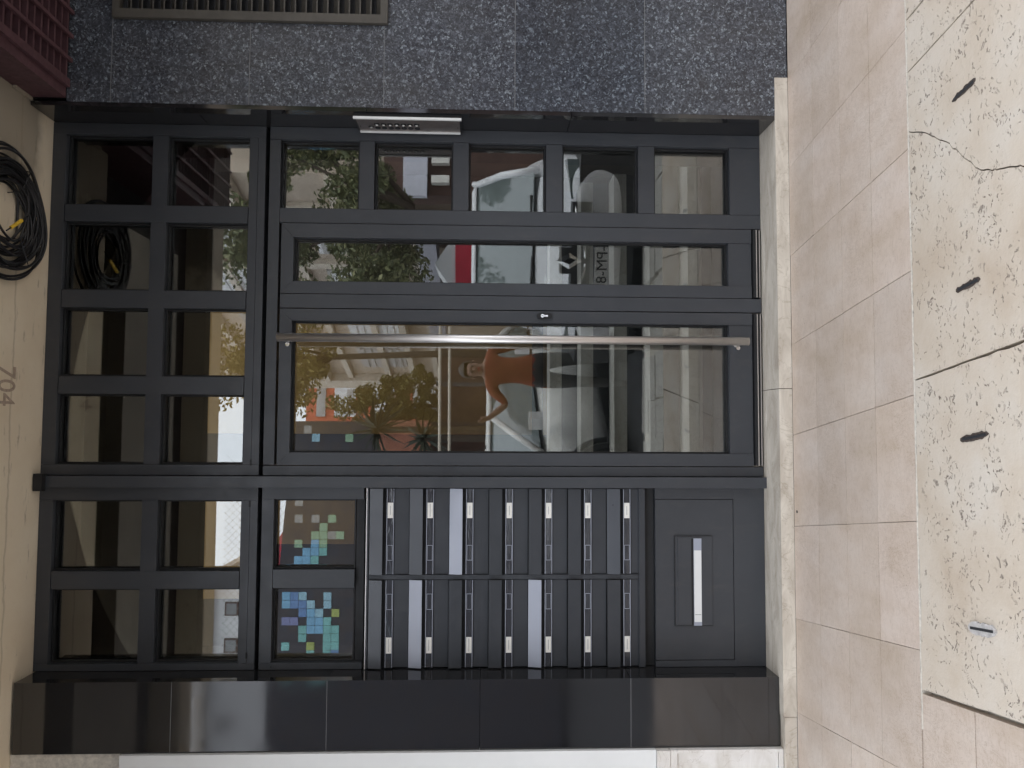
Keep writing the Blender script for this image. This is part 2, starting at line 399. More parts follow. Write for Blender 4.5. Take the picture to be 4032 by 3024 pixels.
# ------------------------------------------------------------------ ground
bm = bmesh.new(); box(bm, -9, 9, .62, 3.40, -.30, -.035)
pave = structure(obj('pavement', bm, 'mortar'))
SK = -.145
def sk(x, y): return (x + SK*(y-2.44), y)
rows = [(2.44, 2.686), (2.686, 2.918), (2.918, 3.168), (3.168, 3.418)]
cols = [1.33+.407*i for i in range(-12, 9)]
for ri, (ya, yb) in enumerate(rows):
    for xa, xb in zip(cols, cols[1:]):
        g = .0014 if ri else .0022
        gx = .0006 + .0009*rnd.random()
        pts = [sk(xa+gx, ya+g), sk(xb-gx, ya+g), sk(xb-gx, yb-.0009), sk(xa+gx, yb-.0009)]
        bm = bmesh.new(); prism(bm, pts, -.03, rnd.uniform(-.0007, .0003))
        obj('paving_slab', bm, 'smooth_limestone', pave, .0012)
# smooth slabs that run on beside the pitted ones
for ya, yb in ((.66, 1.10), (1.10, 1.62), (1.62, 2.172), (2.172, 2.436)):
    e = [-.838-.41*i for i in range(0, 9)]
    for xb, xa in zip(e, e[1:]):
        pts = [sk(xa+.002, ya+.0015), sk(xb-.002, ya+.0015), sk(xb-.002, yb-.0015), sk(xa+.002, yb-.0015)]
        bm = bmesh.new(); prism(bm, pts, -.03, rnd.uniform(-.0007, .0003)); obj('paving_slab', bm, 'smooth_limestone', pave, .0015)
# pitted travertine slabs, one of them cracked through
Y0, Y1 = 1.46, 2.433
def rough_edge(p, q, amp, n=24, seed=0):
    r = random.Random(seed); out = []
    for i in range(n+1):
        t = i/n; x = p[0]+(q[0]-p[0])*t; y = p[1]+(q[1]-p[1])*t
        k = amp*(r.random()**2) if 0 < i < n else 0
        dx, dy = q[0]-p[0], q[1]-p[1]; L = math.hypot(dx, dy)
        out.append((x-dy/L*k, y+dx/L*k))
    return out
def trav(poly_edges, seed):
    pts = []
    for i, (p, q, amp) in enumerate(poly_edges): pts += rough_edge(p, q, amp, seed=seed*9+i)[:-1]
    bm = bmesh.new(); prism(bm, pts, -.03, rnd.uniform(.0008, .0025))
    return obj('travertine_slab', bm, 'pitted_travertine', pave, 0)
def quad_edges(xa, xb, ya=Y0, yb=Y1, g=.0026):
    a, b, c, d = sk(xa+g, ya), sk(xb-g, ya), sk(xb-g, yb), sk(xa+g, yb)
    return [(a, b, .006), (b, c, .0045), (c, d, .0075), (d, a, .0045)]
trav(quad_edges(-.829, .154), 1); trav(quad_edges(1.173, 1.352), 3); trav(quad_edges(1.352, 2.33), 4); trav(quad_edges(2.33, 3.3), 5)
crack = [(.976, 2.433), (.938, 2.341), (.902, 2.288), (.885, 2.262), (.86, 2.219), (.838, 2.202), (.815, 2.171), (.79, 2.150), (.767, 2.121), (.742, 2.098), (.723, 2.067), (.716, 2.04), (.707, 2.009), (.698, 1.955), (.681, 1.907), (.672, 1.80), (.69, 1.66), (.68, 1.46)]
def jag(pts, off, seed):
    r = random.Random(seed); out = []
    for (a, b) in zip(pts, pts[1:]):
        for k in range(4):
            t = k/4; out.append((a[0]+(b[0]-a[0])*t+off+r.uniform(-.0022, .0022), a[1]+(b[1]-a[1])*t+r.uniform(-.002, .002)))
    out.append((pts[-1][0]+off, pts[-1][1])); return out
bm = bmesh.new()
L0, L1 = sk(.154+.0035, Y0), sk(.154+.0035, Y1)
pts = [L0] + jag(crack, -.0022, 2)[::-1] + rough_edge((.972, 2.433), L1, .006, seed=77)[1:]
prism(bm, pts, -.03, .0012); obj('travertine_slab', bm, 'pitted_travertine', pave, 0)
bm = bmesh.new()
R0_, R1_ = sk(1.173-.0035, Y0), sk(1.173-.0035, Y1)
pts = jag(crack, .0022, 2)[::-1]; pts = pts[:1] + [R0_, R1_] + rough_edge(R1_, (.980, 2.433), .006, seed=78)[1:] + jag(crack, .0022, 2)[1:-1]
prism(bm, pts, -.03, .0022); obj('travertine_slab', bm, 'pitted_travertine', pave, 0)
bm = bmesh.new(); r_ = random.Random(3); up_, dn_ = [], []
for i in range(141):
    x_ = -.95+3.3*i/140; up_.append((x_, 2.4395+r_.uniform(-.001, .0015))); dn_.append((x_, 2.4335-.004*r_.random()**2))
prism(bm, dn_+up_[::-1], -.03, .0008); obj('mortar_line', bm, 'mortar', pave)
# slots let into the slabs
def slot(x, y, L, wd, rim):
    bm = bmesh.new(); r = random.Random(int(x*1000))
    pts = []
    for i in range(14): k = math.sqrt(max(.05, 1-(2*i/13-1)**4)); pts.append((x+SK*(L*i/13-L/2)-wd/2*k+r.uniform(-.0022, .0022), y-L/2+L*i/13))
    for i in range(13, -1, -1): k = math.sqrt(max(.05, 1-(2*i/13-1)**4)); pts.append((x+SK*(L*i/13-L/2)+wd/2*k+r.uniform(-.003, .003), y-L/2+L*i/13))
    prism(bm, pts, -.02, .0036 if not rim else .007); s = obj('drain_slot', bm, 'slot_dirt' if not rim else 'slot_metal', pave)
    bm = bmesh.new(); a = (.42 if not rim else .22)*wd
    prism(bm, [(x-SK*L*.4-a/2, y-L*.42), (x-SK*L*.4+a/2, y-L*.42), (x+SK*L*.42+a/2, y+L*.42), (x+SK*L*.42-a/2, y+L*.42)], .002, .0046 if not rim else .0078)
    obj('slot_gap', bm, 'ink', s)
for (x, y, L, wd, rim) in ((.985, 2.14, .11, .018, 0), (.414, 2.146, .11, .019, 0), (-.023, 2.137, .125, .020, 0), (-.558, 2.122, .118, .036, 1), (1.50, 2.14, .11, .024, 0), (2.0, 2.14, .11, .024, 0)):
    slot(x, y, L, wd, rim)
bm = bmesh.new(); lathe_y(bm, 0, 0, 0, [(.0065, 0), (.0065, .003), (.003, .004)], 12)
bmesh.ops.rotate(bm, verts=bm.verts[:], cent=(0, 0, 0), matrix=Matrix.Rotation(radians(90), 3, 'X')); bmesh.ops.translate(bm, verts=bm.verts[:], vec=(-.371, 3.387, -.002))
obj('bolt_hole', bm, 'ink', pave)
# kerb stones, road, far pavement
x = -8.9
while x < 8.8:
    L = rnd.uniform(.24, .46)
    for ya, yb in ((.66, .92), (.92, 1.18), (1.18, 1.45)):
        if x+L < -.86 + SK*(ya-2.44): continue
        xx = x + rnd.uniform(-.04, .04)
        bm = bmesh.new(); box(bm, xx+.006, xx+L-.006, ya+.006, yb-.006, -.16, rnd.uniform(-.006, .004)); obj('kerb_stone', bm, 'kerb_stone', pave, .008)
    x += L
bm = bmesh.new(); box(bm, -40, 40, -9.0, .64, -.30, -.15); structure(obj('road', bm, 'asphalt'))
bm = bmesh.new(); box(bm, -40, 40, -60, -9.0, -.30, .0); structure(obj('far_pavement', bm, 'kerb_stone', None, .02))
bm = bmesh.new(); box(bm, -200, 200, -300, 200, -.9, -.32); structure(obj('ground', bm, 'asphalt'))

# ------------------------------------------------------------------ step at the door
st = thing('door_step', 'low pale marble step running below the glazed entrance', 'step', (0, 3.55, 0))
for a, b in ((-4.0, -1.277), (-1.2745, .1755), (.1785, 1.616)):
    if b < -1.2:
        part('step_stone', [(a, b, 3.4215, 3.60, .0, .054)], 'step_marble', st, .004, 2)
    else:
        part('step_stone', [(a, b, 3.42, 4.05, .0, .06)], 'step_marble', st, .005, 3)

# ------------------------------------------------------------------ side walls
gw = thing('granite_wall', 'dark grey wall clad in speckled granite panels beside the intercom', 'wall', (2.4, 3.5, 0))
zs = [.0, .663, 1.26, 1.855, 2.457, 3.068, 3.26]
part('wall_core', [(1.46, 4.2, 3.452, 4.2, -.02, 6.5)], 'dark_backing', gw, 0)
for z0, z1 in zip(zs, zs[1:]):
    if 1.8 < z0 < 3.0:
        part('granite_panel', [(1.437, 1.818, 3.425, 3.45, z0+.001, z1-.001)], 'speckled_granite', gw, .0012)
    else:
        part('granite_panel', [(1.437, 2.55, 3.425, 3.45, z0+.001, z1-.001)], 'speckled_granite', gw, .0012)
    part('granite_panel', [(2.552, 4.2, 3.425, 3.45, z0+.001, z1-.001)], 'speckled_granite', gw, .0012)
for z0, z1 in ((.06, 1.0), (1.001, 1.93), (1.931, 2.70), (2.701, 3.415)):
    part('reveal_panel', [(1.418, 1.4365, 3.4255, 3.70, z0+.001, z1-.001)], 'polished_black_granite', gw, .001)
for z in zs[1:-1]:
    part('joint', [(1.4375, 1.817 if 1.84 < z < 3.06 else 2.549, 3.4241, 3.4255, z-.0013, z+.0013)], 'joint_grey', gw, 0)
vt = thing('vent_grille', 'brown metal louvre grille with horizontal slats set in the granite wall', 'vent', (2.2, 3.43, 1.84))
part('frame', [(1.82, 1.86, 3.405, 3.45, 1.84, 3.064), (2.51, 2.55, 3.405, 3.45, 1.84, 3.064), (1.86, 2.51, 3.405, 3.45, 1.84, 1.872), (1.86, 2.51, 3.405, 3.45, 3.034, 3.064)], 'vent_metal', vt, .002)
part('backing', [(1.86, 2.51, 3.446, 3.451, 1.87, 3.04)], 'gasket', vt, 0)
z = 1.89
while z < 3.02:
    bm = bmesh.new(); v = box(bm, 1.861, 2.509, 3.41, 3.444, z, z+.006)
    for q in v:
        if q.co.y < 3.42: q.co.z -= .026
    obj('slat', bm, 'vent_metal', vt); z += .0485

pl = thing('black_pilaster', 'polished black granite pilaster beside the mailboxes', 'pilaster', (-1.28, 3.5, .06))
part('core', [(-1.415, -1.13, 3.49, 3.9, .06, 3.415)], 'dark_backing', pl, 0)
for z0, z1 in ((.06, .73), (.73, 1.40), (1.40, 2.07), (2.07, 2.74), (2.74, 3.41)):
    part('granite_panel', [(-1.418, -1.1155, 3.465, 3.488, z0+.001, z1-.001)], 'polished_black_granite', pl, .001)
    part('side_panel', [(-1.1285, -1.1165, 3.4885, 3.70, z0+.001, z1-.001)], 'polished_black_granite', pl, .001)
for z in (.73, 2.07, 2.74):
    part('joint', [(-1.4175, -1.116, 3.4642, 3.4655, z-.0009, z+.0009)], 'joint_grey', pl, 0)
lw = thing('white_shopfront', 'white painted shopfront frame over a marble plinth beside the black pilaster', 'shopfront', (-2, 3.6, 0))
part('white_panel', [(-3.6, -1.4205, 3.446, 3.60, .622, 2.945)], 'white_paint', lw, .003)
part('marble_ledge', [(-3.6, -1.4205, 3.436, 3.60, .562, .620)], 'plinth_marble', lw, .004)
part('marble_edge', [(-3.6, -1.4205, 3.440, 3.60, .530, .560), (-1.434, -1.4205, 3.440, 3.60, .075, .529), (-1.4205, -3.6, 3.440, 3.60, .056, .074)], 'plinth_marble', lw, .002)
part('marble_plinth', [(-3.6, -1.4365, 3.450, 3.59, .076, .528)], 'plinth_marble', lw, .002)
part('plaster_head', [(-3.6, -1.4205, 3.475, 3.60, 2.949, 3.418)], 'mortar', lw, .004)

# ------------------------------------------------------------------ glazed screen
def bars(name, lst, parent, mat='anthracite', y0=YF, y1=3.70, bev=.0022):
    return [part(name, [(a, b, y0, y1, c, d)], mat, parent, bev, 2) for a, b, c, d in lst]
def pane(parent, x0, x1, z0, z1, name='pane', bead=True):
    if bead:
        g = .007
        part('gasket', [(x0, x0+g, 3.645, 3.668, z0, z1), (x1-g, x1, 3.645, 3.668, z0, z1), (x0+g, x1-g, 3.645, 3.668, z0, z0+g), (x0+g, x1-g, 3.645, 3.668, z1-g, z1)], 'gasket', parent, 0)
    part(name, [(x0-.008, x1+.008, YG, YG+.006, z0-.008, z1+.008)], 'pane_glass', parent, 0)
sc = thing('entrance_screen', 'anthracite aluminium entrance screen with a grid of dark glass panes', 'glazed screen', (0, 3.66, .06))
part('backing', [(-1.115, 1.4175, 3.702, 3.712, 2.405, 2.435), (-.245, -.225, 3.702, 3.712, .06, 3.41), (.61, .625, 3.702, 3.712, .06, 2.40)], 'gasket', sc, 0)
# upper light, right part
XA = [(1.03, 1.362), (.627, .948), (.226, .542), (-.181, .140)]
bars('jamb', [(1.364, 1.4165, 2.432, 3.418)], sc)
bars('mullion', [(.95, 1.028, 2.51, 3.353), (.544, .625, 2.51, 3.353), (.142, .224, 2.51, 3.353)], sc, y0=YF+.001)
bars('stile', [(-.2305, -.183, 2.432, 3.418)], sc)
bars('head', [(-.182, 1.363, 3.357, 3.418)], sc)
bars('transom', [(-.182, 1.363, 2.887, 2.958)], sc, y0=YF+.0025)
bars('sash_rail', [(-.182, 1.363, 2.468, 2.506)], sc); bars('transom', [(-.182, 1.363, 2.432, 2.4665)], sc)
# upper light, left part
XE = [(-.667, -.347), (-1.083, -.750)]
bars('stile', [(-.345, -.2875, 2.432, 3.418), (-1.1145, -1.085, 2.432, 3.418)], sc)
bars('mullion', [(-.748, -.669, 2.51, 3.353)], sc, y0=YF+.001)
bars('head', [(-1.084, -.346, 3.357, 3.418)], sc); bars('transom', [(-1.084, -.346, 2.887, 2.958)], sc, y0=YF+.0025)
bars('sash_rail', [(-1.084, -.346, 2.468, 2.506)], sc); bars('transom', [(-1.084, -.346, 2.432, 2.4665)], sc)
for x0, x1 in XA+XE:
    pane(sc, x0, x1, 2.960, 3.355); pane(sc, x0, x1, 2.508, 2.885)
for x, z in ((-.172, 2.468), (-.362, 2.468), (-1.05, 2.468)):
    part('drain_cap', [(x-.014, x+.014, YF-.002, YF+.002, z-.004, z+.004)], 'gasket', sc, 0)
# lower part: fixed side light
bars('head', [(-.181, 1.354, 2.362, 2.412)], sc)
bars('jamb', [(1.357, 1.4165, .062, 2.412)], sc); bars('mullion', [(.957, 1.025, .062, 2.360)], sc)
PZ = [(1.992, 2.360), (1.548, 1.918), (1.102, 1.470), (.657, 1.020), (.211, .576)]
bars('rail', [(1.027, 1.355, 1.920, 1.990), (1.027, 1.355, 1.472, 1.546), (1.027, 1.355, 1.022, 1.100), (1.027, 1.355, .578, .655), (1.027, 1.355, .062, .209)], sc, y0=YF+.001)
for z0, z1 in PZ: pane(sc, 1.027, 1.355, z0, z1)
bars('jamb', [(-.2305, -.187, .062, 2.412)], sc)
bars('post', [(-.2845, -.234, .058, 3.414)], sc, y0=3.585, y1=3.71, bev=.003)
part('post_cap', [(-.30, -.222, 3.555, 3.584, 3.375, 3.414)], 'gasket', sc, .003)
# small light over the mailboxes
bars('stile', [(-.340, -.2875, 1.945, 2.412), (-1.1145, -1.086, 1.945, 2.412)], sc)
bars('mullion', [(-.746, -.663, 1.984, 2.356)], sc, y0=YF+.001)
bars('head', [(-1.085, -.341, 2.358, 2.412)], sc)
bars('sash_rail', [(-1.085, -.341, 1.945, 1.982)], sc, mat='gasket', y0=YF+.03)  # black set-back bar painted in for the shadow of the recess, no rail
for x0, x1 in ((-.661, -.342), (-1.084, -.748)): pane(sc, x0, x1, 1.984, 2.357)
part('screw', [(-1.105, -1.098, YF-.002, YF+.002, 2.352, 2.358)], 'gasket', sc, 0)

# door leaves
def leaf(name, label, x0, x1, g0, g1):
    t = thing(name, label, 'door', ((x0+x1)/2, 3.65, .06), 'door leaves of the entrance')
    zt, zb, gz0, gz1 = 2.349, .109, .220, 2.292
    y0, y1 = YF-.004, 3.70
    def poly(pts, nm):
        bm = bmesh.new(); a = [bm.verts.new((x, y0, z)) for x, z in pts]; b = [bm.verts.new((x, y1, z)) for x, z in pts]
        bm.faces.new(a); bm.faces.new(b[::-1])
        for i in range(4): bm.faces.new((a[i], b[i], b[(i+1) % 4], a[(i+1) % 4]))
        obj(nm, bm, 'anthracite', t, .0018, seg=2)
    e = .0006
    poly([(x0, zb), (g0, zb), (g0, gz1), (x0, zt)], 'stile'); poly([(g1, zb), (x1, zb), (x1, zt), (g1, gz1)], 'stile')
    poly([(x0+e, zt), (g0+e, gz1+e), (g1-e, gz1+e), (x1-e, zt)], 'top_rail')
    part('bottom_rail', [(g0+e, g1-e, y0+.004, y1, zb, gz0)], 'anthracite', t, .002, 2)
    pane(t, g0, g1, gz0, gz1)
    part('brush_seal', [(x0+.003, x1-.003, 3.612, 3.69, .066, .078), (x0+.003, x1-.003, 3.606, 3.69, .082, .104)], 'gasket', t, .002)
    part('seal_trim', [(x0+.003, x1-.003, 3.603, 3.6055, .0865, .0905), (x0+.003, x1-.003, 3.6085, 3.6115, .070, .074)], 'brushed_steel', t, .0005)
    return t
ln = leaf('door_leaf', 'narrow glazed door leaf beside the column of small square panes', .620, .953, .677, .887)
lw2 = leaf('door_leaf', 'wide glazed door leaf with the long steel pull handle', -.183, .547, -.125, .491)
part('astragal', [(.5515, .6165, YF-.006, 3.70, .064, 2.349)], 'anthracite', ln, .002, 2)
h = obj('pull_handle', (lambda b: (tube(b, [(.405, 3.556, .148), (.405, 3.556, 2.343)], .0195, 24), b)[1])(bmesh.new()), 'brushed_steel', lw2, .0012)
for p in h.data.polygons: p.use_smooth = abs(p.normal.z) < .5
for z in (.185, 2.306):
    bm = bmesh.new(); lathe_y(bm, .375 if False else .400, 3.556, z, [(.011, 0), (.011, .062), (.017, .0621), (.017, .068)], 16); obj('handle_mount', bm, 'brushed_steel', lw2)
    bm = bmesh.new(); lathe_y(bm, .378, 3.595, z, [(.010, 0), (.010, .025)], 14); obj('handle_mount', bm, 'chrome', lw2)
bm = bmesh.new()
pts = [(.5235+.0135*cos(a), 1.107+(.022 if sin(a) >= 0 else -.022)+.0135*sin(a)) for a in [2*pi*k/24 for k in range(24)]]
a_ = [bm.verts.new((x, YF-.014, z)) for x, z in pts]; b_ = [bm.verts.new((x, YF-.003, z)) for x, z in pts]
bm.faces.new(a_); bm.faces.new(b_[::-1])
for i in range(24): bm.faces.new((a_[i], b_[i], b_[(i+1) % 24], a_[(i+1) % 24]))
lk = obj('lock_rose', bm, 'gasket', lw2, .002)
bm = bmesh.new(); lathe_y(bm, .5235, YF-.018, 1.117, [(.0085, 0), (.0085, .006)], 18); box(bm, .5195, .5275, YF-.0175, YF-.012, 1.092, 1.111); cyl = obj('cylinder', bm, 'chrome', lk)
part('keyhole', [(.5225, .5245, YF-.0188, YF-.0178, 1.112, 1.122)], 'ink', lk, 0)

# ------------------------------------------------------------------ mailboxes
mb = thing('mailbox_bank', 'bank of fourteen dark metal mailboxes in two columns', 'mailboxes', (-.70, 3.64, .64))
part('case', [(-1.1135, -.2885, 3.640, 3.90, .632, 1.933)], 'mail_dark', mb, .002)
part('rim', [(-1.1135, -.2885, 3.615, 3.6395, 1.921, 1.933), (-1.1135, -.2885, 3.615, 3.6395, .632, .66)], 'mail_dark', mb, .002)
part('divider', [(-.709, -.689, 3.622, 3.6395, .661, 1.920)], 'mail_dark', mb, .002)
part('rim_trim', [(-1.1135, -.2885, 3.612, 3.6145, 1.928, 1.932)], 'brushed_steel', mb, 0)
tilt = {(2, 0): 'pale', (1, 1): 'pale', (4, 1): 'pale', (6, 0): 'mid', (0, 0): 'soft', (1, 0): 'soft', (0, 1): 'soft'}  # tilted flaps also get their sky sheen from a paler material
for r in range(7):
    zt = 1.916 - .1843*r
    for c, (xa, xb) in enumerate(((-.686, -.291), (-1.1105, -.712))):
        box_p = part('mailbox_door', [(xa+.001, xb-.001, 3.630, 3.6395, zt-.181, zt-.112)], 'mail_dark', mb, .0015)
        k = tilt.get((r, c), 'shut')
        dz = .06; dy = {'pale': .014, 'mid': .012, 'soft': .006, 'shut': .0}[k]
        bm = bmesh.new(); v = box(bm, xa, xb, 3.612, 3.616, zt-dz, zt)
        for q in v:
            if q.co.z > zt-.01: q.co.y += dy
            q.co.y -= .004
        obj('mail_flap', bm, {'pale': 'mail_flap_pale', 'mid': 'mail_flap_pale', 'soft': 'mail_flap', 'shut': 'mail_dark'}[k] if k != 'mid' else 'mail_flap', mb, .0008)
        part('slot_shadow', [(xa, xb, 3.6385, 3.6397, zt-.0755, zt+.003)], 'gasket', mb, 0)
        hd = part('name_holder', [(xa+.0005, xb-.0005, 3.622, 3.6395, zt-.111, zt-.0765)], 'holder_plastic', mb, .0012)
        part('holder_lip', [(xa+.0005, xb-.0005, 3.6195, 3.6218, zt-.0795, zt-.0770), (xa+.0005, xb-.0005, 3.6195, 3.6218, zt-.1105, zt-.108)], 'mail_flap_pale', hd, 0)
        if c == 0: ca, cb, ea, eb = -.427, -.356, -.622, -.552
        else: ca, cb, ea, eb = -1.045, -.973, -.847, -.775
        part('name_card', [(ca, cb, 3.6195, 3.6215, zt-.1065, zt-.0815)], 'pale_card', hd, .0004)
        cl = rnd.uniform(.018, .030); part('print_line', [((ca+cb)/2-cl, (ca+cb)/2+cl, 3.6190, 3.6194, zt-.0955, zt-.0925)], 'shutter', hd, 0)
        g = .0016
        part('card_window', [(ea, eb, 3.620, 3.6215, zt-.0835, zt-.0835+g), (ea, eb, 3.620, 3.6215, zt-.1045-g, zt-.1045), (ea, ea+g, 3.620, 3.6215, zt-.1045, zt-.0835), (eb-g, eb, 3.620, 3.6215, zt-.1045, zt-.0835)], 'mail_flap_pale', hd, 0)
lp = thing('parcel_panel', 'plain anthracite panel with a white labelled mail slot below the mailboxes', 'panel', (-.70, 3.64, .06))
part('frame', [(-1.1145, -.2875, YF, 3.70, .062, .209), (-1.1145, -1.086, YF, 3.70, .2092, .582), (-.338, -.2875, YF, 3.70, .2092, .582)], 'anthracite', lp, .002)
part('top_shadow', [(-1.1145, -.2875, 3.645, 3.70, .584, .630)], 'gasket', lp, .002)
part('door', [(-1.083, -.341, YF+.001, 3.70, .212, .581)], 'anthracite', lp, .002, 2)
sp = part('slot_plate', [(-.927, -.508, YF-.004, YF+.0005, .314, .489)], 'anthracite', lp, .0012)
part('plate_edge', [(-.927, -.508, YF-.0062, YF-.0042, .4905, .4935), (-.511, -.509, YF-.0055, YF-.0042, .314, .489), (-.926, -.924, YF-.0055, YF-.0042, .314, .489)], 'gasket', sp, 0)
part('flap', [(-.918, -.516, YF-.008, YF-.0043, .414, .478)], 'anthracite', sp, .001)
part('slot_gap', [(-.921, -.523, YF-.0052, YF-.0043, .4035, .4125)], 'gasket', sp, 0)
part('label_strip', [(-.924, -.521, YF-.0085, YF-.0045, .3655, .4025)], 'mail_flap_pale', sp, .0008)
lb = part('white_label', [(-.907, -.576, YF-.0098, YF-.0087, .367, .401)], 'white_paint', sp, .0003)
part('label_rule', [(-.874, -.8725, YF-.0104, YF-.0099, .370, .398)], 'ink', lb, 0)

# ------------------------------------------------------------------ intercom on the reveal
ic = thing('intercom_panel', 'slim steel intercom panel with a row of black buttons on the reveal', 'intercom', (1.41, 3.52, 1.5))
part('case', [(1.396, 1.4175, 3.44, 3.605, 1.503, 1.992)], 'black_plastic', ic, .003)
part('face', [(1.3925, 1.3958, 3.447, 3.598, 1.512, 1.983)], 'dull_steel', ic, .001)
part('side_trim', [(1.388, 1.3978, 3.428, 3.4398, 1.503, 1.992), (1.3865, 1.3922, 3.585, 3.598, 1.512, 1.983)], 'white_paint', ic, .001)
for i in range(8):
    z = 1.925-.0305*i
    ys = (3.535,) if i == 0 else (3.503, 3.545)
    for y in ys:
        bm = bmesh.new(); lathe_y(bm, 0, 0, 0, [(.0125, 0), (.0125, .003), (.010, .0045)], 14)
        bmesh.ops.rotate(bm, verts=bm.verts[:], cent=(0, 0, 0), matrix=Matrix.Rotation(radians(90), 3, 'Z')); bmesh.ops.translate(bm, verts=bm.verts[:], vec=(1.3923, y, z))
        b1 = obj('button', bm, 'black_plastic', ic)
        if y < 3.54:
            bm = bmesh.new(); lathe_y(bm, 0, 0, 0, [(.0058, 0), (.0058, .0012)], 12)
            bmesh.ops.rotate(bm, verts=bm.verts[:], cent=(0, 0, 0), matrix=Matrix.Rotation(radians(90), 3, 'Z')); bmesh.ops.translate(bm, verts=bm.verts[:], vec=(1.3876, y, z))
            obj('button_cap', bm, 'pale_card', b1)
for z in (1.522, 1.973):
    bm = bmesh.new(); lathe_y(bm, 0, 0, 0, [(.0028, 0), (.0028, .001)], 10)
    bmesh.ops.rotate(bm, verts=bm.verts[:], cent=(0, 0, 0), matrix=Matrix.Rotation(radians(90), 3, 'Z')); bmesh.ops.translate(bm, verts=bm.verts[:], vec=(1.3923, 3.53, z)); obj('screw', bm, 'gasket', ic)

# ------------------------------------------------------------------ canopy
cn = thing('canopy', 'cream plastered canopy soffit over the entrance, stained near the corner', 'canopy', (0, 2.5, 3.42))
part('soffit_band', [(-4, 1.45, 3.2, 4.0, 3.42, 3.60)], 'soffit_plaster', cn, .004)
part('soffit_band', [(-4, 1.12, 2.22, 2.94, 3.42, 3.60)], 'soffit_grey', cn, .004)
part('edge_beam', [(-4, 4.2, 1.41, 1.62, 3.40, 3.60)], 'soffit_plaster', cn, .006)
part('ceiling_slab', [(-4, 4.2, 1.41, 4.4, 3.601, 3.80)], 'dark_recess', cn, 0)
part('corner_lip', [(1.4375, 1.452, 3.30, 3.4245, 3.405, 3.4195)], 'soffit_plaster', cn, .002)
text_mesh('door_number', '704', .17, 'number_paint', cn, Matrix.Translation((.163, 3.338, 3.4188)) @ Matrix.Rotation(pi, 4, 'Y') @ Matrix.Diagonal((.70, 1, 1, 1)))
ml = thing('ceiling_lattice', 'dark maroon metal lattice under the canopy above the granite wall', 'lattice', (2.4, 3.0, 3.25))
part('side_plate', [(1.453, 1.50, 2.2, 3.424, 3.262, 3.598)], 'maroon', ml, .004)
part('edge_bar', [(1.50, 1.535, 1.7, 3.424, 3.245, 3.275)], 'maroon', ml, .004)
y = 3.40
while y > 1.75:
    part('lattice_bar', [(1.536, 3.6, y-.006, y+.006, 3.25, 3.275)], 'maroon', ml, .001); y -= .05
for x in (1.62, 1.73, 1.84, 1.98, 2.2, 2.5, 2.9, 3.3):
    part('cross_bar', [(x-.008, x+.008, 1.75, 3.423, 3.236, 3.2495)], 'maroon', ml, .002)
part('backing', [(1.50, 4.2, 1.64, 3.424, 3.34, 3.35)], 'dark_recess', ml, 0)
# coil of cable
cc = thing('cable_coil', 'coil of black cable with a yellow tag tied flat under the canopy', 'cable', (.885, 3.24, 3.39))
def coil():
    bm = bmesh.new(); r = random.Random(5)
    for k in range(24):
        R = [.288, .272, .252][k] if k < 3 else r.uniform(.125, .228)
        ox, oy = r.uniform(-.012, .012), r.uniform(-.012, .012); ph = r.uniform(0, 6.28); oz = r.uniform(-.022, .014)
        pts = [(.885+ox+(R+.007*sin(2*a+ph))*cos(a), 3.245+oy+(R+.007*cos(3*a+ph))*sin(a), 3.392+oz+.010*sin(a*2+ph)) for a in [2*pi*i/60 for i in range(60)]]
        tube(bm, pts, .0052 if k > 2 else .006, 7, True)
    return obj('loop', bm, 'cable', cc, smooth=True)
coil()
for a in (.5, 2.6, 4.7):
    bm = bmesh.new(); tube(bm, [(.885+.11*cos(a), 3.245+.11*sin(a), 3.425), (.885+.12*cos(a), 3.245+.12*sin(a), 3.362), (.885+.235*cos(a), 3.245+.235*sin(a), 3.362), (.885+.245*cos(a), 3.245+.245*sin(a), 3.425)], .0025, 6); obj('tie', bm, 'cable', cc)
bm = bmesh.new(); base_p = Vector((.810, 3.212, 3.348)); d = (Vector((.862, 3.292, 3.352))-base_p); 
for i in range(3):
    a = base_p + d*(i*.34); tube(bm, [a, a+d*.29], .0075, 10)
obj('tag', bm, 'yellow_tag', cc)
bm = bmesh.new(); tube(bm, [base_p-d*.4, base_p+d*1.6], .003, 6); obj('tag_lead', bm, 'cable', cc)

# ------------------------------------------------------------------ hall behind the glass
hl = thing('entrance_hall', 'dim entrance hall with marble steps seen through the door glass', 'hall', (0, 5, .06))
part('floor', [(-1.6, 1.9, 4.052, 7.0, -.02, .058)], 'slate', hl, 0)
part('wall', [(-1.7, -1.6, 3.72, 5.76, -.02, 4.6)], 'hall_wall', hl, 0); part('wall', [(1.9, 2.0, 3.72, 5.76, -.02, 4.6)], 'hall_wall', hl, 0)
part('wall', [(-1.7, 2.0, 5.76, 5.9, -.02, 4.6)], 'hall_wall', hl, 0)
part('ceiling', [(-1.6, 1.9, 3.75, 4.28, 3.45, 3.59)], 'dark_recess', hl, 0); part('beam', [(-1.6, 1.9, 4.28, 4.36, 2.93, 4.6)], 'dark_recess', hl, .003)  # ceiling left open past the beam: invented lightwell that brightens the hall
part('amber_lit_wall', [(-.06, .86, 5.70, 5.755, .06, 4.6)], 'amber_lit_wall', hl, .003); part('amber_lit_wall', [(-.86, -.42, 5.70, 5.755, .06, 2.9), (-1.25, -.42, 5.70, 5.755, 2.902, 4.6)], 'amber_lit_wall', hl, 0)  # ochre panels stand in for the amber-lit areas of the back wall
part('skirting', [(-1.25, .86, 5.67, 5.699, .95, 1.03)], 'black_plastic', hl, .003)
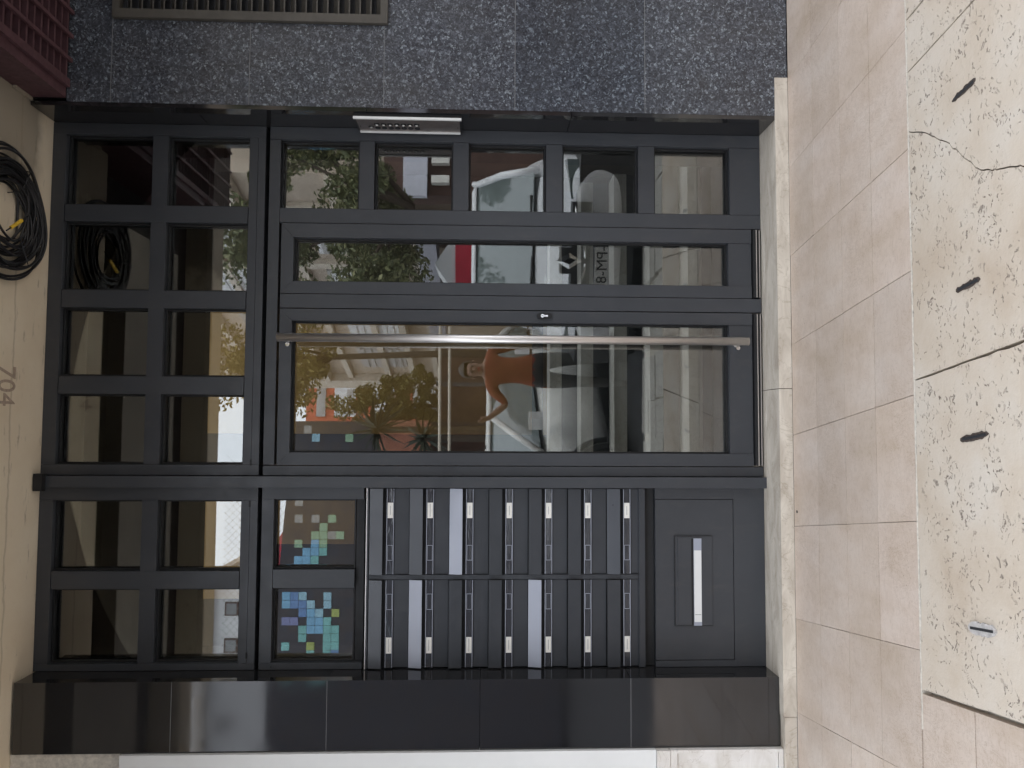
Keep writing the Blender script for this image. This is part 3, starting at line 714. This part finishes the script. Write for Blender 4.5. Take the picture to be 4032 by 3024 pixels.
for k in range(5):
    y, zt = 4.40+.18*k, .205+.186*k
    part('tread', [(-1.3, 1.6, y, y+.215, zt-.080, zt)], 'tread_marble', hl, .004)
    part('riser', [(-1.3, 1.6, y+.02, y+.18, .06, zt-.0805)], 'slate', hl, 0)

# ------------------------------------------------------------------ the street opposite
def gable_face(t, y, rects, name, mat, depth=.06):
    for x0, x1, z0, z1 in rects: part(name, [(x0, x1, y, y+depth, z0, z1)], mat, t, .004)
# tiled mural building
ym = MIR-14
mu = thing('mural_building', 'low dark tiled building with a mural of blue and green square tiles', 'building', (-4, ym-3, 0))
bm = bmesh.new(); a = [(.076, -.02), (.076, 4.76), (-3.3, 5.06), (-9, 5.10), (-9, -.02)]
q0 = [bm.verts.new((x, ym, z)) for x, z in a]; q1 = [bm.verts.new((x, ym-6, z)) for x, z in a]
bm.faces.new(q0); bm.faces.new(q1[::-1])
for i in range(5): bm.faces.new((q0[i], q1[i], q1[(i+1) % 5], q0[(i+1) % 5]))
obj('wall', bm, 'dark_tiled_wall', mu)
part('bronze_door', [(-.96, .0, ym, ym+.05, .0, 2.6)], 'brown_wall', mu, .005)
A = ['...S........', '............', '..S.S.S....', '.....GG.....', '....GGSS....', '.G.G.BG.....', '.....BT.....', '...BBTT.....', '..TBBT......', '..LBTTT.....']
mural = {}
for r, row in enumerate(['...S......', '..........', '..S.S.G...', '.....G....', '....GGSG..', 'G.G.BG....', '...BBT....', '..TBBT....', '.LLTBT....', '..........']):
    pass
cell = .146
def tiles(origin_x, origin_z, rows_):
    for r, row in enumerate(rows_):
        for c, ch in enumerate(row):
            if ch != '.':
                # column letters run down the wall, rows run along it to the left
                x1 = origin_x - cell*r; z1 = origin_z - cell*c
                o = part('tile', [(x1-cell+.004, x1-.004, ym+.001, ym+.014, z1-cell+.004, z1-.004)], 'tile_'+TNAME[ch], mu, .002)
tiles(-1.30, 5.02, ['..S.....', '........', '..S.S.G.', '.....G..', '....GGSG', '..G.BG..', '...BBT..', '..BBT...', '.BBTBT..', '.LB.T...'])
tiles(-2.955, 5.076, ['.BbL..L.', '.BbbL.L.', '...bBL.Y', '.PP.BBT.', '...TBBTT', '...T..TT', '.T..Y.TT', '....T.Tb', '.....PT.', '..T..TT.'])
tiles(.0, 4.74, ['.S........', '..L...G...', '..........', '..........', '.P...B....', '..........', '.....B.'])
# fence of wire mesh on the mural building
mf = thing('wire_fence', 'wire mesh fence standing on the roof edge of the tiled building', 'fence', (-4, ym-.1, 4.93))
bm = bmesh.new(); zf0, zf1 = 4.93, 6.0
x = -9.0
while x < -1.5:
    tube(bm, [(x, ym-.1, zf0), (x+(zf1-zf0), ym-.1, zf1)], .0032, 4); tube(bm, [(x, ym-.1, zf1), (x+(zf1-zf0), ym-.1, zf0)], .0032, 4); x += .13
mo = obj('wire_mesh', bm, 'mesh_grey', mf); mo['kind'] = 'stuff'
for x in (-9, -7.4, -5.8, -4.2, -2.6, -1.0, -.45): part('fence_post', [(x-.02, x+.02, ym-.14, ym-.1, 4.93, 6.15 if x < -.6 else 5.7)], 'car_grey', mf, .004)
# white house above
yh = MIR-22
wh = thing('white_house', 'white house with small square windows rising behind the tiled building', 'house', (-8, yh-3, 0))
part('wall', [(-16, -4.3, yh-6, yh, -.02, 9.2)], 'far_white', wh, 0); part('cornice', [(-16.2, -4.2, yh-6, yh+.25, 8.85, 9.1)], 'beige_band', wh, .02)
for x in (-5.1, -6.1, -8.1, -9.3, -11): 
    for z in (8.12, 6.0):
        wd = part('window', [(x-.19, x+.19, yh, yh+.05, z-.0, z+.38)], 'brown_wall', wh, .01); part('window_pane', [(x-.15, x+.15, yh+.051, yh+.06, z+.05, z+.33)], 'mesh_grey', wd, 0)
# red tiled shed with white pipe
rs = thing('red_shed', 'small red rooftop shed with a sloping roof behind the wire fence', 'shed', (-3.0, MIR-17, 4.9))
bm = bmesh.new(); a = [(-3.1, 4.0), (-2.05, 4.0), (-2.05, 5.55), (-3.1, 6.15)]
q0 = [bm.verts.new((x, MIR-17, z)) for x, z in a]; q1 = [bm.verts.new((x, MIR-19, z)) for x, z in a]
bm.faces.new(q0); bm.faces.new(q1[::-1])
for i in range(4): bm.faces.new((q0[i], q1[i], q1[(i+1) % 4], q0[(i+1) % 4]))
obj('wall', bm, 'red_sign', rs, .02); bm = bmesh.new(); tube(bm, [(-3.2, MIR-16.9, 4.0), (-3.2, MIR-16.9, 6.0)], .08, 10); obj('pipe', bm, 'far_white', rs)
# orange building down the street
yo = MIR-40
ob = thing('orange_building', 'orange painted building with white window bands at the street end', 'building', (1, yo-4, 0))
part('wall', [(-3.5, 6.5, yo-8, yo, -.02, 10.45)], 'orange_wall', ob, 0)
for z0, z1, m in ((9.45, 9.9, 'shutter'), (7.9, 9.0, 'far_white'), (5.9, 7.0, 'far_white'), (3.4, 5.0, 'shutter')):
    for x0, x1 in ((.45, 1.95), (2.4, 3.9), (4.3, 5.8), (-1.6, -.1), (-3.2, -2.0)):
        wv = part('window', [(x0, x1, yo, yo+.12, z0, z1)], m, ob, .02); part('window_pane', [(x0+.1, x1-.1, yo+.121, yo+.14, z0+.1, z0+.45 if m == 'far_white' else z1-.1)], 'shutter', wv, 0)
ob2 = thing('orange_tower', 'tall orange block beyond the leafy street tree', 'building', (13, MIR-36, 0))
part('wall', [(10.5, 15, MIR-42, MIR-36, -.02, 14)], 'orange_wall', ob2, 0); part('band', [(10.4, 15, MIR-36, MIR-35.8, 12.4, 13.0)], 'beige_band', ob2, .02); part('window', [(11.4, 12.6, MIR-36, MIR-35.9, 9.5, 11.5)], 'window_dark', ob2, .02)

# apartment block receding along the street: local x runs along its face
AX, AY = 5.74, MIR-11
dirv = Vector((-.291, -.957, 0)); ang = math.atan2(dirv.y, dirv.x)
ab = thing('apartment_block', 'long beige apartment block with slatted balconies along the side street', 'building', (AX, AY, 0), rot=ang, world=False)
# in local space +x goes down the street, +y is away from the street side
sgn = 1 if (Matrix.Rotation(ang, 3, 'Z') @ Vector((0, 1, 0))).x > 0 else -1
def ap(name, x0, x1, d0, d1, z0, z1, m, par=None, bev=.01): return part(name, [(x0, x1, sgn*d0, sgn*d1, z0, z1)], m, par or ab, bev)
ap('wall', 3.5, 14.6, 0, 7, -.05, 10.6, 'beige_wall', bev=0)
ap('end_pier', 14.05, 14.75, -.25, .0, .0, 10.6, 'beige_band')
for z in (2.75, 3.45, 4.25, 5.45, 6.15, 7.2, 8.3, 9.0, 10.2): ap('ledge', 3.5, 14.04, -.32 if z in (3.45, 6.15, 9.0) else -.16, 0, z, z+.16, 'beige_band')
for fl, z in enumerate((3.7, 6.4, 9.15)):
    for i, x in enumerate((4.9, 7.2, 9.5, 11.8)):
        wv = ap('window', x, x+1.5, -.05, 0, z, z+1.35 if fl < 2 else z+.9, ('shutter' if (i+fl) % 2 else 'far_white'))
        for k in range(6): ap('slat', x+.05, x+1.45, -.085, -.051, z+.12+.2*k, z+.23+.2*k, 'far_white' if (i+fl) % 3 else 'shutter', wv, .004) if fl < 2 or k < 4 else None
for x in (4.5, 6.8, 9.1, 11.4): ap('pier', x-.05, x+.2, -.12, 0, .0, 10.6, 'beige_band')
ap('awning', 3.5, 9.5, -.9, -.33, 2.32, 2.72, 'lilac_wall'); ap('shopfront', 3.6, 9.4, -.06, 0, .1, 2.2, 'brown_wall')
for x in (3.9, 5.7, 7.5): ap('shop_window', x, x+1.4, -.09, -.061, .5, 2.0, 'window_dark')
# brown shop on the right with two pale boxes
yb = MIR-13
bs = thing('brown_shop', 'reddish brown shop wall with two pale boxes behind the street tree', 'shop', (7, yb-2, 0))
part('wall', [(3.95, 12, yb-5, yb, -.02, 3.1)], 'brown_wall', bs, 0)
part('upper_wall', [(6.2, 12, yb-5, yb-.02, 3.102, 8.5)], 'beige_wall', bs, 0)
part('fascia', [(3.9, 12, yb, yb+.15, 2.35, 2.75)], 'lilac_wall', bs, .01)
for x in (4.18, 4.51): part('wall_box', [(x-.06, x+.06, yb, yb+.16, 1.98, 2.28)], 'pale_card', bs, .015)
part('light_panel', [(6.2, 7.6, yb-.02, yb+.02, 3.3, 6.5)], 'shutter', bs, .01)
# red and white kiosk
ks = thing('kiosk', 'small white kiosk with a pointed top and red sign', 'kiosk', (3.25, MIR-16.5, 0))
bm = bmesh.new(); a = [(2.85, -.1), (3.65, -.1), (3.65, 1.95), (3.25, 2.35), (2.85, 1.95)]
a = [(x, MIR-11.2, z) for x, z in [(2.0, -.1), (2.75, -.1), (2.75, 1.85), (2.38, 2.10), (2.0, 1.85)]]
q0 = [bm.verts.new(p) for p in a]; q1 = [bm.verts.new((p[0], p[1]-.8, p[2])) for p in a]
bm.faces.new(q0); bm.faces.new(q1[::-1])
for i in range(5): bm.faces.new((q0[i], q1[i], q1[(i+1) % 5], q0[(i+1) % 5]))
obj('cabin', bm, 'far_white', ks, .01)
part('sign', [(2.08, 2.67, MIR-11.199, MIR-11.16, 1.42, 1.80)], 'red_sign', ks, .005)
ks.location = (2.38, MIR-11.6, 0)
for ch in ks.children: ch.location = Vector((3.25, MIR-16.5, 0))-Vector((2.38, MIR-11.6, 0))
# garden wall with hedge, railing
gd = thing('garden_wall', 'brown garden wall with a terracotta panel in front of the hedge', 'wall', (0, MIR-14.6, 0))
part('wall', [(-.6, 1.5, MIR-15.2, MIR-14.9, -.02, 2.2)], 'brown_wall', gd, .01)
part('panel', [(-.55, .1, MIR-13.55, MIR-13.45, 2.3, 3.2)], 'terracotta', gd, .01); part('post', [(-.6, -.55, MIR-14.9, MIR-13.4, 0, 3.3)], 'terracotta', gd, .01)
rl = thing('railing', 'pale two-bar railing on posts behind the parked cars', 'railing', (.1, MIR-11, 0))
for z in (1.87, 2.01):
    bm = bmesh.new(); tube(bm, [(1.9, MIR-11, z), (-.7, MIR-11, z-.01)], .022, 8); obj('rail', bm, 'beige_band', rl)
for x in (1.9, .6, -.7): part('post', [(x-.03, x+.03, MIR-11.05, MIR-11.0, -.1, 2.06)], 'car_grey', rl, .004)

# plants
def crown(name, c, rad, n, size, mat, par, seed, nl=34):
    r = random.Random(seed); bm = bmesh.new(); lumps = []
    for k in range(nl):
        d = Vector((r.gauss(0, 1), r.gauss(0, 1), r.gauss(0, 1))).normalized()*(r.random()**.45)
        lumps.append((Vector((c[0]+d.x*rad[0], c[1]+d.y*rad[1], c[2]+d.z*rad[2])), r.uniform(.18, .36)*min(rad)))
    for i in range(n):
        lc, lr = r.choice(lumps); d = Vector((r.gauss(0, 1), r.gauss(0, 1), r.gauss(0, 1))).normalized()*lr*(r.random()**.4)
        p = lc+d; a = Vector((r.gauss(0, 1), r.gauss(0, 1), r.gauss(0, .7))).normalized(); b = a.orthogonal().normalized()
        s = size*r.uniform(.6, 1.3)
        v = [bm.verts.new(p+a*s), bm.verts.new(p+b*s*.38+a*.1*s), bm.verts.new(p-a*s*.8), bm.verts.new(p-b*s*.38+a*.1*s)]
        bm.faces.new(v)
    o = obj(name, bm, mat, par); return o, lumps
def tree(label, base, c, rad, n, size, mat, seed, tr=.09):
    t = thing('street_tree', label, 'tree', base, 'trees across the street')
    o, lumps = crown('crown', c, rad, n, size, mat, t, seed)
    bm = bmesh.new(); fork = Vector((base[0]+(c[0]-base[0])*.5, base[1], c[2]-rad[2]*.75))
    tube(bm, [base, Vector(base).lerp(fork, .5)+Vector((.05, 0, 0)), fork], tr, 10, r1=tr*.7)
    for lc, lr in lumps[:9]:
        tube(bm, [fork, fork.lerp(lc, .5)+Vector((0, 0, .12)), lc], tr*.5, 6, r1=.012)
    obj('trunk', bm, 'bark', t, smooth=True)
    return t
tree('leafy green street tree in front of the brown shop', (2.75, MIR-10, -.1), (2.95, MIR-10.2, 3.75), (1.75, 1.3, 1.95), 15000, .055, 'leaf_green', 3)
tree('yellowing street tree before the beige apartment block', (1.25, MIR-13.5, -.1), (1.15, MIR-13.5, 5.0), (1.1, 1.0, 1.3), 6000, .055, 'leaf_yellow', 4, .07)
hg = thing('hedge', 'tall yellow-green hedge between the apartment block and the tiled building', 'hedge', (.5, MIR-18, 0))
crown('foliage', (.45, MIR-18, 2.9), (.95, .7, 2.0), 16000, .05, 'leaf_hedge', hg, 8, 90)
bm = bmesh.new(); tube(bm, [(.4, MIR-18, 0), (.5, MIR-18, 3.6)], .08, 8, r1=.03); obj('stem', bm, 'bark', hg)
def yucca(label, base, top, n, L, seed):
    t = thing('yucca_plant', label, 'plant', base, 'spiky plants by the garden wall'); r = random.Random(seed)
    bm = bmesh.new(); tube(bm, [base, top], .07, 8, r1=.05); obj('stem', bm, 'bark', t)
    bm = bmesh.new(); T = Vector(top)
    for i in range(n):
        d = Vector((r.gauss(0, 1), r.gauss(0, 1), r.gauss(.15, .8))).normalized(); s = d.orthogonal().normalized()*.022; l = L*r.uniform(.7, 1.1)
        v = [bm.verts.new(T+s), bm.verts.new(T+d*l*.6+s*.8-Vector((0, 0, .03))), bm.verts.new(T+d*l-Vector((0, 0, .10))), bm.verts.new(T+d*l*.6-s*.8-Vector((0, 0, .03))), bm.verts.new(T-s)]
        bm.faces.new(v)
    obj('blades', bm, 'leaf_dark', t)
yucca('tall spiky yucca beside the terracotta panel', (-.06, MIR-13, 0), (-.06, MIR-13, 3.15), 70, .62, 1)
yucca('shorter spiky yucca beside the railing', (-.2, MIR-12.6, 0), (-.2, MIR-12.6, 2.35), 60, .5, 2)

# ------------------------------------------------------------------ parked cars (local: front at y=0 looking to -y, body towards +y)
def car(name, label, loc, rot, paint, badge):
    t = thing(name, label, 'car', loc, 'cars parked at the kerb', rot, world=False)
    # lower body loft: y, half width, bottom, belt height
    stn = [(.02, .60, .34, .60), (.10, .74, .28, .70), (.30, .81, .24, .76), (.75, .84, .20, .85), (1.15, .85, .20, .93), (2.0, .86, .19, .95), (3.0, .86, .20, .98), (3.6, .83, .22, 1.0), (3.85, .72, .30, .96), (3.92, .62, .36, .90)]
    bm = bmesh.new(); rings = []
    for y, wv, zb, zt in stn:
        h = [(0, zt+.015), (wv*.55, zt+.01), (wv*.86, zt-.02), (wv*.985, zt-.12), (wv, (zb+zt)/2), (wv*.97, zb+.1), (wv*.85, zb), (0, zb)]
        ring = [(x, z) for x, z in h] + [(-x, z) for x, z in h[-2:0:-1]]
        rings.append([bm.verts.new((x, y, z)) for x, z in ring])
    for A_, B_ in zip(rings, rings[1:]):
        n = len(A_)
        for k in range(n): bm.faces.new((A_[k], A_[(k+1) % n], B_[(k+1) % n], B_[k]))
    bm.faces.new(rings[0][::-1]); bm.faces.new(rings[-1])
    body = obj('body', bm, paint, t, smooth=True, sub=2)
    # cabin
    bf, br, tf, tr_ = (.70, 1.02, .945), (.72, 3.72, 1.0), (.57, 1.80, 1.455), (.56, 3.25, 1.465)
    def q(name, pts, m, th=.012):
        bm = bmesh.new(); vs = [Vector(p) for p in pts]; nn = (vs[1]-vs[0]).cross(vs[2]-vs[0]).normalized()*th
        a = [bm.verts.new(p) for p in vs]; b = [bm.verts.new(p-nn) for p in vs]
        bm.faces.new(a); bm.faces.new(b[::-1]); n = len(vs)
        for i in range(n): bm.faces.new((a[i], b[i], b[(i+1) % n], a[(i+1) % n]))
        return obj(name, bm, m, t)
    q('windscreen', [(-bf[0], bf[1], bf[2]), (bf[0], bf[1], bf[2]), (tf[0], tf[1], tf[2]), (-tf[0], tf[1], tf[2])], 'car_glass')
    q('rear_window', [(br[0], br[1], br[2]), (-br[0], br[1], br[2]), (-tr_[0], tr_[1], tr_[2]), (tr_[0], tr_[1], tr_[2])], 'car_glass')
    for s in (-1, 1):
        q('side_window', [(s*bf[0], bf[1]+.1, bf[2]), (s*br[0], br[1], br[2]), (s*tr_[0], tr_[1], tr_[2]), (s*tf[0], tf[1], tf[2])], 'car_glass')
        for nm, p0, p1, rr in (('front_pillar', bf, tf, .034), ('rear_pillar', br, tr_, .05)):
            bm = bmesh.new(); tube(bm, [(s*p0[0], p0[1], p0[2]-.03), (s*(p0[0]+p1[0])/2+s*.02, (p0[1]+p1[1])/2-.0, (p0[2]+p1[2])/2+.02), (s*p1[0], p1[1], p1[2]-.01)], rr, 10); obj(nm, bm, paint, t, smooth=True)
        bm = bmesh.new(); tube(bm, [(s*.715, 2.35, .94), (s*.66, 2.38, 1.2), (s*.575, 2.42, 1.45)], .04, 8); obj('centre_pillar', bm, 'black_plastic', t, smooth=True)
        bm = bmesh.new(); tube(bm, [(s*tf[0], tf[1]-.02, tf[2]), (s*.585, 2.5, 1.485), (s*tr_[0], tr_[1]+.05, tr_[2])], .03, 8); obj('roof_rail', bm, paint, t, smooth=True)
        bm = bmesh.new(); box(bm, s*.86, s*1.0, 1.22, 1.34, .93, 1.07); mr = obj('mirror', bm, paint, t, .03, seg=3); 
        bm = bmesh.new(); box(bm, s*.875, s*.985, 1.341, 1.345, .945, 1.055); obj('mirror_glass', bm, 'chrome', mr)
        # headlamp
        bm = bmesh.new(); v = box(bm, s*.46, s*.76, .055, .26, .575, .70)
        for p in v:
            if abs(p.co.x) > .7: p.co.y += .12; p.co.z += .03
            if p.co.z > .65: p.co.y += .06
        obj('headlamp', bm, 'car_glass', t, .03, seg=3)
        for y in (.72, 3.15):
            bm = bmesh.new(); lathe_y(bm, 0, 0, 0, [(.20, 0), (.285, .02), (.305, .06), (.305, .15), (.285, .19), (.20, .2)], 28)
            bmesh.ops.rotate(bm, verts=bm.verts[:], cent=(0, 0, 0), matrix=Matrix.Rotation(radians(90), 3, 'Z')); bmesh.ops.translate(bm, verts=bm.verts[:], vec=(s*.775+.1, y, .305))
            wl_ = obj('wheel', bm, 'tyre', t)
            bm = bmesh.new(); lathe_y(bm, 0, 0, 0, [(.195, 0), (.195, .212), (.12, .2)], 20)
            bmesh.ops.rotate(bm, verts=bm.verts[:], cent=(0, 0, 0), matrix=Matrix.Rotation(radians(90 if s > 0 else 90), 3, 'Z')); bmesh.ops.translate(bm, verts=bm.verts[:], vec=(s*.775+.106, y, .305)); obj('rim', bm, 'chrome', wl_)
            bm = bmesh.new(); tube(bm, [(s*.852, y+.36*cos(a), .30+.36*sin(a)) for a in [pi*k/12 for k in range(13)]], .03, 6); obj('wheel_arch', bm, 'car_grey', t, smooth=True)
    bm = bmesh.new(); v = box(bm, -.58, .58, 1.76, 3.28, 1.455, 1.50)
    for p in v:
        if p.co.z > 1.48: p.co.x *= .86; p.co.y = 2.5+(p.co.y-2.5)*.9
    obj('roof', bm, paint, t, .02, smooth=True, seg=3)
    bm = bmesh.new(); box(bm, -.83, .83, -.04, .46, .20, .64); 
    for p in bm.verts:
        if abs(p.co.x) > .7 and p.co.y < 0: p.co.y += .12
    obj('bumper', bm, 'car_grey', t, .045, seg=4)
    bm = bmesh.new(); box(bm, -.44, .44, -.050, .10, .56, .705); gr = obj('grille', bm, 'car_grey', t, .02, seg=2)
    for z in (.585, .615, .645): part('grille_bar', [(-.42, .42, -.058, -.046, z, z+.010)], 'black_plastic', gr, .002)
    for s in (-1, 1):
        bm = bmesh.new(); tube(bm, [(s*.02, -.062, .60), (s*.10, -.062, .605), (s*.20, -.058, .65), (s*.44, -.035, .69)], .012, 8); obj('grille_trim', bm, 'chrome', gr, smooth=True)
    pt = part('number_plate', [(-.26, .26, -.056, -.042, .405, .525)], 'plate_white', t, .003)
    for s in (-1, 1): 
        bm = bmesh.new(); tube(bm, [(s*.05, .98, .945), (s*.35+.1, 1.0, .955), (.60*s+.12, 1.03, .965)], .010, 6); obj('wiper', bm, 'black_plastic', t)
    bm = bmesh.new(); tube(bm, [(.0, 1.98, 1.49), (.0, 1.86, 1.66)], .006, 6); lathe_y(bm, 0, 1.965, 1.50, [(.018, 0), (.018, .03)], 8); obj('antenna', bm, 'black_plastic', t)
    if badge:
        text_mesh('plate_number', '08-PM-87', .118, 'ink', pt, Matrix.Translation((0, -.0575, .465)) @ Matrix.Rotation(pi/2, 4, 'X'), .0008)
        bm = bmesh.new(); o4 = [(0, .105), (.062, 0), (0, -.105), (-.062, 0)]; i4 = [(.008, .050), (.026, 0), (-.008, -.050), (-.026, 0)]
        F_ = [bm.verts.new((x, -0.077, .725+z)) for x, z in o4]; G_ = [bm.verts.new((x, -0.090, .725+z)) for x, z in i4]; H_ = [bm.verts.new((x, -0.052, .725+z)) for x, z in i4]
        for i in range(4):
            j = (i+1) % 4; bm.faces.new((F_[i], F_[j], G_[j], G_[i])); bm.faces.new((G_[i], G_[j], H_[j], H_[i]))
        b_ = obj('badge', bm, 'chrome', t)
        bm = bmesh.new(); box(bm, -.10, .10, -.060, .06, .61, .79); obj('badge_mount', bm, 'car_grey', t, .03, seg=3)
    return t
# car fronts look to +y (towards the door): local -y -> world +y
c1 = car('parked_car', 'white hatchback with dark bumper and diamond badge facing the door', (1.45, MIR-6.6, -.15), pi+radians(17), 'car_white', True); c1.scale = (1.12, 1.12, 1.12)
car('parked_car', 'pale silver hatchback parked at an angle behind the person in orange', (-1.46, -.03, -.15), pi+radians(38), 'car_silver', False)

# ------------------------------------------------------------------ person in orange (reflected in the glass)
def person():
    px, py = .545, MIR-7.42
    t = bpy.data.objects.new('person', None); C.objects.link(t); t.location = (px, py, -.0); ORG[t.name] = Vector()
    tag(t, 'person in an orange shirt and dark trousers holding up a phone', 'person')
    J = {}; E_ = []; R_ = {}
    def j(n, p, r): J[n] = Vector(p); R_[n] = r
    j('pel', (0, 0, .88), (.15, .11)); j('wai', (0, 0, 1.02), (.135, .10)); j('che', (0, 0, 1.20), (.155, .115)); j('sho', (0, 0, 1.32), (.12, .085)); j('nec', (0, .01, 1.40), (.052, .052)); j('hea', (0, .02, 1.49), (.078, .092)); j('top', (0, .015, 1.56), (.07, .08))
    for s, k in ((-1, 'l'), (1, 'r')):
        j('hip'+k, (s*.10, 0, .82), (.095, .095)); j('kne'+k, (s*.11, .015, .47), (.06, .06)); j('ank'+k, (s*.12, -.01, .09), (.04, .045)); j('toe'+k, (s*.13, .16, .035), (.035, .03))
        E_ += [('pel', 'hip'+k), ('hip'+k, 'kne'+k), ('kne'+k, 'ank'+k), ('ank'+k, 'toe'+k)]
    # right arm hangs at the side, left arm holds the phone out sideways
    j('shr', (.19, 0, 1.31), (.062, .062)); j('elr', (.25, -.02, 1.06), (.043, .043)); j('wrr', (.22, .10, .86), (.028, .028)); j('har', (.215, .13, .80), (.034, .022))
    j('shl', (-.19, 0, 1.31), (.062, .062)); j('ell', (-.33, .0, 1.16), (.043, .043)); j('wrl', (-.46, .02, 1.33), (.028, .028)); j('hal', (-.485, .025, 1.385), (.034, .022))
    E_ += [('pel', 'wai'), ('wai', 'che'), ('che', 'sho'), ('sho', 'nec'), ('nec', 'hea'), ('hea', 'top'), ('sho', 'shr'), ('shr', 'elr'), ('elr', 'wrr'), ('wrr', 'har'), ('sho', 'shl'), ('shl', 'ell'), ('ell', 'wrl'), ('wrl', 'hal')]
    for k, hd, dx in (('r', Vector((0, .018, -.045)), Vector((0, .012, 0))), ('l', Vector((-.012, .02, .035)), Vector((.0, .014, 0)))):
        hand = J['ha'+k]
        for i in range(4):
            b0 = hand+hd*.6+dx*(i-1.5)*1.1; m0 = b0+hd*(.55+.1*(1-abs(i-1.4)*.4)); e0 = m0+hd*.5+Vector((-.012 if k == 'r' else .014, 0, 0))
            j('f%s%d' % (k, i), m0, (.010, .010)); j('g%s%d' % (k, i), e0, (.008, .008)); E_ += [('ha'+k, 'f%s%d' % (k, i)), ('f%s%d' % (k, i), 'g%s%d' % (k, i))]
        th = hand+Vector((-.03 if k == 'r' else .03, .015, -.02 if k == 'r' else .015)); j('t'+k, th, (.011, .011)); j('u'+k, th+hd*.5, (.009, .009)); E_ += [('ha'+k, 't'+k), ('t'+k, 'u'+k)]
    names = list(J); me = bpy.data.meshes.new('body'); me.from_pydata([J[n] for n in names], [(names.index(a), names.index(b)) for a, b in E_], [])
    o = bpy.data.objects.new('body', me); C.objects.link(o)
    o.modifiers.new('skin', 'SKIN'); me.update()
    if not me.skin_vertices: me.attributes
    sk_ = me.skin_vertices[0].data if me.skin_vertices else None
    if sk_ is None:
        bpy.context.view_layer.objects.active = o; o.select_set(True); bpy.ops.object.modifier_remove(modifier='skin'); bpy.ops.object.modifier_add(type='SKIN'); sk_ = me.skin_vertices[0].data
    for i, n in enumerate(names): sk_[i].radius = R_[n]; sk_[i].use_root = (n == 'pel')
    ss = o.modifiers.new('sub', 'SUBSURF'); ss.levels = 2; ss.render_levels = 2
    dg = bpy.context.evaluated_depsgraph_get(); m2 = bpy.data.meshes.new_from_object(o.evaluated_get(dg)); bpy.data.objects.remove(o)
    m2.name = 'body'; m2.materials.clear()
    for k in ('skin', 'orange_shirt', 'trousers', 'sole'): m2.materials.append(MAT[k])
    for p in m2.polygons:
        c = p.center; p.use_smooth = True
        arm = abs(c.x) > .23 and c.z > .7
        if c.z < .07: p.material_index = 3
        elif c.z < .90 and not (abs(c.x) > .17 and c.z > .74): p.material_index = 2
        elif c.z < 1.375 and not (arm and ((c.x > 0 and c.z < 1.02) or (c.x < -.33))) : p.material_index = 1
        else: p.material_index = 0
        if abs(c.x) > .17 and .7 < c.z < .98 and c.x > 0: p.material_index = 0
    b = bpy.data.objects.new('body', m2); C.objects.link(b); b.parent = t
    bm = bmesh.new(); bmesh.ops.create_uvsphere(bm, u_segments=20, v_segments=14, radius=.1)
    for v in bm.verts: v.co = Vector((v.co.x*.86, v.co.y*1.0-.012, v.co.z*.95+1.535)) ; 
    bmesh.ops.delete(bm, geom=[v for v in bm.verts if v.co.z < 1.475 or (v.co.y > .055 and v.co.z < 1.565)], context='VERTS'); obj('hair', bm, 'hair', t, smooth=True)
    bm = bmesh.new(); bmesh.ops.create_uvsphere(bm, u_segments=10, v_segments=8, radius=.016)
    for v in bm.verts: v.co = Vector((v.co.x, v.co.y*1.1+.112, v.co.z*1.5+1.475))
    obj('nose', bm, 'skin', t, smooth=True)
    for s in (-1, 1):
        bm = bmesh.new(); bmesh.ops.create_uvsphere(bm, u_segments=10, v_segments=8, radius=.011)
        for v in bm.verts: v.co += Vector((s*.03, .10, 1.50))
        obj('eye', bm, 'ink', t, smooth=True)
        bm = bmesh.new(); bmesh.ops.create_uvsphere(bm, u_segments=10, v_segments=8, radius=.028)
        for v in bm.verts: v.co = Vector((v.co.x*.35+s*.08, v.co.y*.6+.01, v.co.z+1.485))
        obj('ear', bm, 'skin', t, smooth=True)
    bm = bmesh.new(); box(bm, -.022, .022, .098, .108, 1.432, 1.440); obj('mouth', bm, 'red_sign', t, .003)
person()
